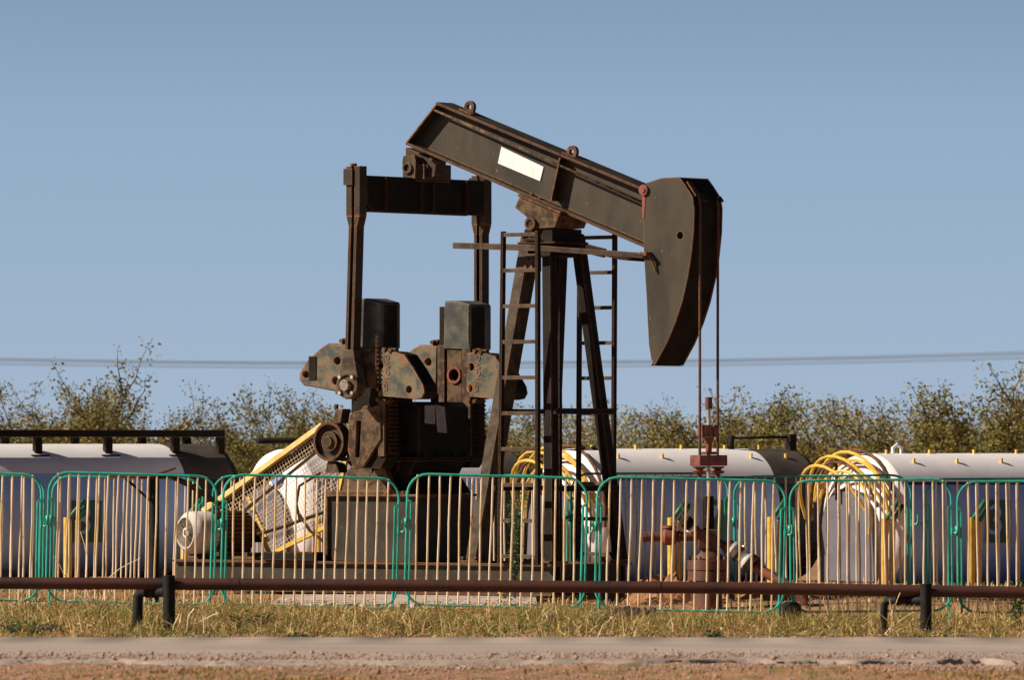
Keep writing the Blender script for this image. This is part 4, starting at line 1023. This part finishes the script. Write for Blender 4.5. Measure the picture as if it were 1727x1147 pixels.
spots = [  # px, Y, top row, width factor, variant, label
 (-30, 86, 664, 1.0, 0, 'olive scrub bush above the black rack at the left edge'),
 (70, 92, 668, 1.0, 1, 'broad scrub bush just right of the left edge one'),
 (140, 84, 634, 1.1, 2, 'tallest wiry scrub bush above the left tank'),
 (215, 88, 680, .9, 3, 'scrub bush over the black right end of the left tank'),
 (300, 93, 706, .9, 4, 'low sparse scrub bush above the tall steel post'),
 (350, 84, 728, .8, 5, 'low scrub bush in the gap right of the left tank'),
 (410, 86, 690, .8, 2, 'spiky scrub bush above the long dark bar of the blue capped tank'),
 (480, 90, 686, 1.0, 0, 'green scrub bush above the belt guard'),
 (545, 85, 672, .9, 5, 'wiry scrub bush left of the near crank'),
 (640, 90, 700, 1.0, 3, 'scrub bush hidden behind the gearbox'),
 (740, 88, 700, 1.0, 1, 'scrub bush behind the far crank arm'),
 (830, 91, 712, .9, 4, 'scrub bush behind the left tower leg'),
 (895, 86, 696, .9, 0, 'scrub bush seen between the left ladder rails'),
 (985, 90, 700, .9, 3, 'scrub bush seen through the right ladder'),
 (1075, 87, 700, .8, 2, 'scrub bush just right of the right ladder'),
 (1145, 85, 688, .9, 5, 'scrub bush left of the polished rod'),
 (1225, 84, 668, 1.0, 1, 'rusty olive scrub bush just right of the bridle cables'),
 (1300, 90, 698, .9, 4, 'scrub bush above the black end of the wellhead tank'),
 (1385, 86, 706, .9, 3, 'scrub bush above the short bar and the yellow hoops'),
 (1455, 90, 690, 1.0, 0, 'scrub bush above the lifting lug of the right tank'),
 (1530, 85, 682, 1.0, 2, 'scrub bush left of the tall right edge pair'),
 (1610, 88, 662, 1.0, 5, 'tall scrub bush second from the right edge'),
 (1690, 84, 638, 1.1, 1, 'tallest scrub bush at the right edge'),
 (1770, 90, 650, 1.0, 4, 'scrub bush cut by the right edge of the picture')]
for i, (px, Y, yt, wf, v, lab) in enumerate(spots):
    c = P(px, 900, Y); hgt = HC + (YH - yt - (9 if px < 600 else 17 if px < 1560 else 10)) * Y / FPX
    root = thing('scrub_bush', lab, 'bush', (c.x, Y, -.03), i * 2.1, 'scrub bushes beyond the tanks')
    s_ = hgt / 1.02
    root.scale = (s_ * 1.15 * wf, s_ * 1.05 * wf, s_)
    child('branches', SH[v][0], root); child('foliage', SH[v][1], root)
# low thicket further back that reads as one mass
r = random.Random(77); V = []; F = []; C = []
for _ in range(95000):
    x = r.uniform(-9.5, 9.5); y = r.uniform(93, 101); top_ = 1.55 + .13 * math.sin(x * 1.9) + .12 * math.sin(x * 4.7 + y) + .07 * math.sin(x * 11 + y * 3) + (.12 if x > 1 else 0) - (.38 * math.exp(-((x + 4.1) / .8) ** 2)); z = top_ * (r.random() ** .55); s_ = r.uniform(.014, .032)
    u = Vector((r.uniform(-1, 1), r.uniform(-1, 1), r.uniform(-1, 1))).normalized(); w = u.cross(Vector((r.uniform(-1, 1), r.uniform(-1, 1), r.uniform(-1, 1)))).normalized(); q = Vector((x, y, z)); o_ = len(V)
    V += [q - u * s_, q + w * s_ * .6, q + u * s_, q - w * s_ * .6]; F.append((o_, o_ + 1, o_ + 2, o_ + 3)); x_ = r.random(); c = (.185, .170, .040) if x_ < .66 else (.25, .18, .045) if x_ < .85 else (.2, .09, .03); f = r.uniform(.7, 1.7); C += [(c[0] * f, c[1] * f, c[2] * f, 1)] * 4
me = me_from('thicket', V, F, M['leaf']); ca = me.color_attributes.new('tint', 'FLOAT_COLOR', 'POINT'); ca.data.foreach_set('color', [x for c_ in C for x in c_])
o = bpy.data.objects.new('thicket', me); COL.objects.link(o); tag(o, 'low dense far thicket of scrub behind the bushes', 'thicket', kind='stuff')

# ------------------------------------------------------------------ grass
def blades(name, n, region, hfun, cols, seed, w=.006, label='', cat='grass', dens=None, arch=.6, tuft=0):
    rs = np.random.RandomState(seed); x0, x1, y0, y1 = region
    x = rs.uniform(x0, x1, n); y = rs.uniform(y0, y1, n)
    tf = None
    if tuft:
        tx, ty = rs.uniform(x0, x1, tuft), rs.uniform(y0, y1, tuft); th = rs.uniform(.5, 1.9, tuft); ti = rs.randint(0, tuft, n); sel_ = rs.rand(n) < .6
        x = np.where(sel_, tx[ti] + rs.normal(0, .045, n), x); y = np.where(sel_, np.clip(ty[ti] + rs.normal(0, .05, n), y0, y1), y); tf = np.where(sel_, th[ti], .75)
        tcol = np.where(sel_, (np.sin(ti * 12.9898) * 43758.5453) % 1.0, rs.rand(n))
    if dens is not None:
        k = rs.rand(n) < dens(x, y); x, y = x[k], y[k]; n = len(x)
        if tuft: tf, tcol = tf[k], tcol[k]
    hh_ = hfun(x, y, rs) * (tf if tuft else 1.); a = rs.uniform(0, 2 * np.pi, n); b = rs.uniform(0, 2 * np.pi, n); ln = hh_ * rs.uniform(.1, arch, n)
    z0 = np.array([hum(i, j) for i, j in zip(x, y)]) - .01
    ww = w * rs.uniform(.6, 1.4, n); ux, uy = np.cos(a) * ww, np.sin(a) * ww; dx, dy = np.cos(b) * ln, np.sin(b) * ln
    V = np.zeros((n, 5, 3)); V[:, 0] = np.stack([x - ux, y - uy, z0], 1); V[:, 1] = np.stack([x + ux, y + uy, z0], 1)
    V[:, 2] = np.stack([x + ux * .7 + dx * .35, y + uy * .7 + dy * .35, z0 + hh_ * .6], 1); V[:, 3] = np.stack([x - ux * .7 + dx * .35, y - uy * .7 + dy * .35, z0 + hh_ * .6], 1)
    V[:, 4] = np.stack([x + dx, y + dy, z0 + hh_], 1)
    me = bpy.data.meshes.new(name); nv = n * 5; me.vertices.add(nv); me.vertices.foreach_set('co', V.reshape(-1))
    idx = np.arange(n)[:, None] * 5; quads = idx + np.array([0, 1, 2, 3]); tris = idx + np.array([3, 2, 4])
    lv = np.concatenate([quads.reshape(-1), tris.reshape(-1)]); me.loops.add(len(lv)); me.loops.foreach_set('vertex_index', lv)
    me.polygons.add(2 * n); ls = np.concatenate([np.arange(n) * 4, 4 * n + np.arange(n) * 3]); me.polygons.foreach_set('loop_start', ls)
    me.update(calc_edges=True); me.materials.append(M['grass'])
    pat = .5 + .5 * np.sin(x * 1.9 + 1.3 * np.sin(y * 1.1)) * np.sin(y * 1.3 + x * .7)
    sel = rs.rand(n) * .68 + pat * .32
    if tuft: sel = np.clip(rs.rand(n) * .45 + tcol * .35 + pat * .20, 0, .999)
    ci = np.clip((sel * len(cols)).astype(int), 0, len(cols) - 1)
    c = np.array(cols)[ci] * rs.uniform(.55, 1.5, (n, 1)); c = np.concatenate([c, np.ones((n, 1))], 1)
    ca = me.color_attributes.new('tint', 'FLOAT_COLOR', 'POINT'); ca.data.foreach_set('color', np.repeat(c, 5, 0).reshape(-1))
    o = bpy.data.objects.new(name, me); COL.objects.link(o); return tag(o, label, cat, kind='stuff')
STRAW = [(.045, .095, .018), (.09, .14, .025), (.17, .18, .035), (.33, .25, .06), (.50, .36, .13), (.66, .49, .23), (.36, .15, .06)]
ramp_y = lambda y: np.clip((y - 46.6) / 3.5, 0, 1)
blades('grass', 80000, (-4.9, 4.9, 46.62, 57.2), lambda x, y, rs: (.014 + .044 * ramp_y(y) * np.clip((58.5 - y) / 5.5, .35, 1) * np.where((x > -1.8) & (x < .2) & (y > 54), .55, 1)) * rs.uniform(.35, 1.7, len(x)), STRAW, 1, .0045,
       'dry straw and green grass between the road and the barriers', arch=2.8, tuft=2600, dens=lambda x, y: np.clip(.25 + .6 * ramp_y(y) + .35 * np.sin(x * 3.1 + y) * np.sin(x * 1.3 - y * 2), .08, 1) * np.where((x > .70) & (x < 1.15) & (y > 53.2) & (y < 54.5), .25, 1) * np.where((x > -1.8) & (x < .2) & (y > 55.5), .3, 1))
blades('tall_grass', 3400, (-4.9, 4.9, 47.6, 56.0), lambda x, y, rs: rs.uniform(.08, .22, len(x)) * np.where(y > 53, .6, 1), STRAW[2:], 2, .0028, 'thin tall dry grass stalks under the low pipe rail', arch=.9)
rl = np.random.RandomState(21); nl_ = 42000
lx = rl.uniform(-4.6, 4.6, nl_); ly = rl.uniform(46.7, 57, nl_); pt = .5 + .25 * np.sin(lx * 2.7 + np.sin(ly * 1.7)) + .25 * np.sin(lx * 6.1 - ly * 1.9); lz = np.abs(rl.normal(0, 1, nl_)) * .020 * (.4 + ramp_y(ly)) + .004
LV = []; LF = []; LC = []
pal = [(.50, .22, .10), (.36, .19, .09), (.55, .38, .20), (.16, .17, .05), (.07, .12, .03), (.04, .075, .02)]
for i_ in range(nl_):
    u = Vector(rl.normal(0, 1, 3)); u.z *= .6; u.normalize(); w_ = u.cross(Vector(rl.normal(0, 1, 3))).normalized(); q = Vector((lx[i_], ly[i_], lz[i_] + hum(lx[i_], ly[i_]))); s_ = rl.uniform(.006, .017); o_ = len(LV)
    LV += [q - u * s_, q + w_ * s_ * .45, q + u * s_, q - w_ * s_ * .45]; LF.append((o_, o_ + 1, o_ + 2, o_ + 3))
    c = pal[min(5, int((rl.rand() * .62 + pt[i_] * .38) * 6))]; f_ = rl.uniform(.6, 1.5); LC += [(c[0] * f_, c[1] * f_, c[2] * f_, 1)] * 4
me = me_from('ground_cover', LV, LF, M['leaf']); ca = me.color_attributes.new('tint', 'FLOAT_COLOR', 'POINT'); ca.data.foreach_set('color', [x for c_ in LC for x in c_])
o = bpy.data.objects.new('ground_cover', me); COL.objects.link(o); tag(o, 'low green and orange leafy ground cover among the dry grass', 'ground cover', kind='stuff')
blades('grass_behind', 16000, (-5.4, 5.4, 57.3, 66.0), lambda x, y, rs: rs.uniform(.015, .07, len(x)), STRAW[1:], 3, .005, 'dry grass behind the barriers around the pump jack',
       dens=lambda x, y: np.where((x > -2.0) & (x < .3) & (y < 60.6), .04, .9))
blades('verge_grass', 34000, (-3.6, 3.6, 37.6, 41.7), lambda x, y, rs: rs.uniform(.010, .040, len(x)), [(.12, .15, .025), (.22, .19, .045), (.40, .22, .08), (.50, .25, .12)], 4, .006, 'short dry blurred grass along the near road edge',
       dens=lambda x, y: np.clip(.25 + .75 * np.sin(x * 2.1 + y) * np.sin(x * .9 - 1), .05, 1) * np.clip((41.6 - y) / 1.2, 0, 1))
for i, (px, Y, h_, sp_, n_, lab) in enumerate(((505, 47.6, .055, .17, 34, 'bright green low weed at the road edge below the base box'), (40, 48.6, .09, .30, 40, 'broad green weed patch in the left corner of the grass'),
        (430, 50.5, .12, .20, 22, 'leafy green weed right of the left black post'), (1205, 47.4, .08, .12, 14, 'small green weed at the road edge below the wellhead'),
        (1010, 50.6, .09, .13, 16, 'dark green weed tuft left of the brick row'), (1715, 50.4, .34, .10, 7, 'tall leafy weed over the pipe rail at the right edge'), (690, 48.3, .06, .12, 12, 'small green weed below the gap between the middle barriers'))):
    c = P(px, 900, Y); weed('green_weed', lab, 'weed', (c.x, Y, hum(c.x, Y) - .005), h_, sp_, n_, (.055, .12, .025), 40 + i, group='green weeds in the roadside grass')
# a few dead curling stems before the left barrier
for i, (px, Y, lab) in enumerate(((160, 56.4, 'bare dead stem curling before the left barrier bars'), (1500, 49.2, 'dead grass stalk leaning by the right black post'), (300, 48.9, 'pale dead twig at the foot of the left black post'))):
    r = random.Random(i + 5); c = P(px, 900, Y); mb = MB()
    for k in range(4):
        a = r.uniform(-1, 1); L_ = r.uniform(.25, .55) * (1 if i == 0 else .5); p = Vector((c.x + r.uniform(-.05, .05), Y, 0)); d = Vector((a, r.uniform(-.2, .2), 1)).normalized(); pts = [p]
        for q in range(6): d = (d + Vector((r.uniform(-.3, .4), 0, r.uniform(-.3, .15)))).normalized(); p = p + d * L_ / 5; pts.append(p)
        mb.tube(pts, .003, 4, False)
    tag(mb.build('dead_stem', 'gold'), lab, 'stem', 'dead stems in the grass')

# ------------------------------------------------------------------ roadside gravel
rs = random.Random(9); V = []; F = []
ico = bmesh.new(); bmesh.ops.create_icosphere(ico, subdivisions=1, radius=1); iv = [v.co.copy() for v in ico.verts]; iff = [tuple(v.index for v in f.verts) for f in ico.faces]; ico.free()
for _ in range(15000):
    x = rs.uniform(-3.5, 3.5); y = road_edge(x) - abs(rs.gauss(0, .5)) if rs.random() < .62 else road_edge(x) + abs(rs.gauss(0, .7)) if rs.random() < .5 else rs.uniform(37.8, 42); s_ = rs.uniform(.003, .010) if rs.random() < .96 else rs.uniform(.010, .022); o_ = len(V)
    sc_ = Vector((rs.uniform(.7, 1.3), rs.uniform(.7, 1.3), rs.uniform(.5, .9)))
    V += [(x + v.x * s_ * sc_.x * rs.uniform(.85, 1.1), y + v.y * s_ * sc_.y, (.012 if y < road_edge(x) else .05) + v.z * s_ * sc_.z * rs.uniform(.85, 1.1)) for v in iv]; F += [tuple(i + o_ for i in f) for f in iff]
o = bpy.data.objects.new('gravel', me_from('gravel', V, F, M['stone'], False)); COL.objects.link(o); tag(o, 'loose reddish gravel along the broken road edge', 'gravel', kind='stuff')
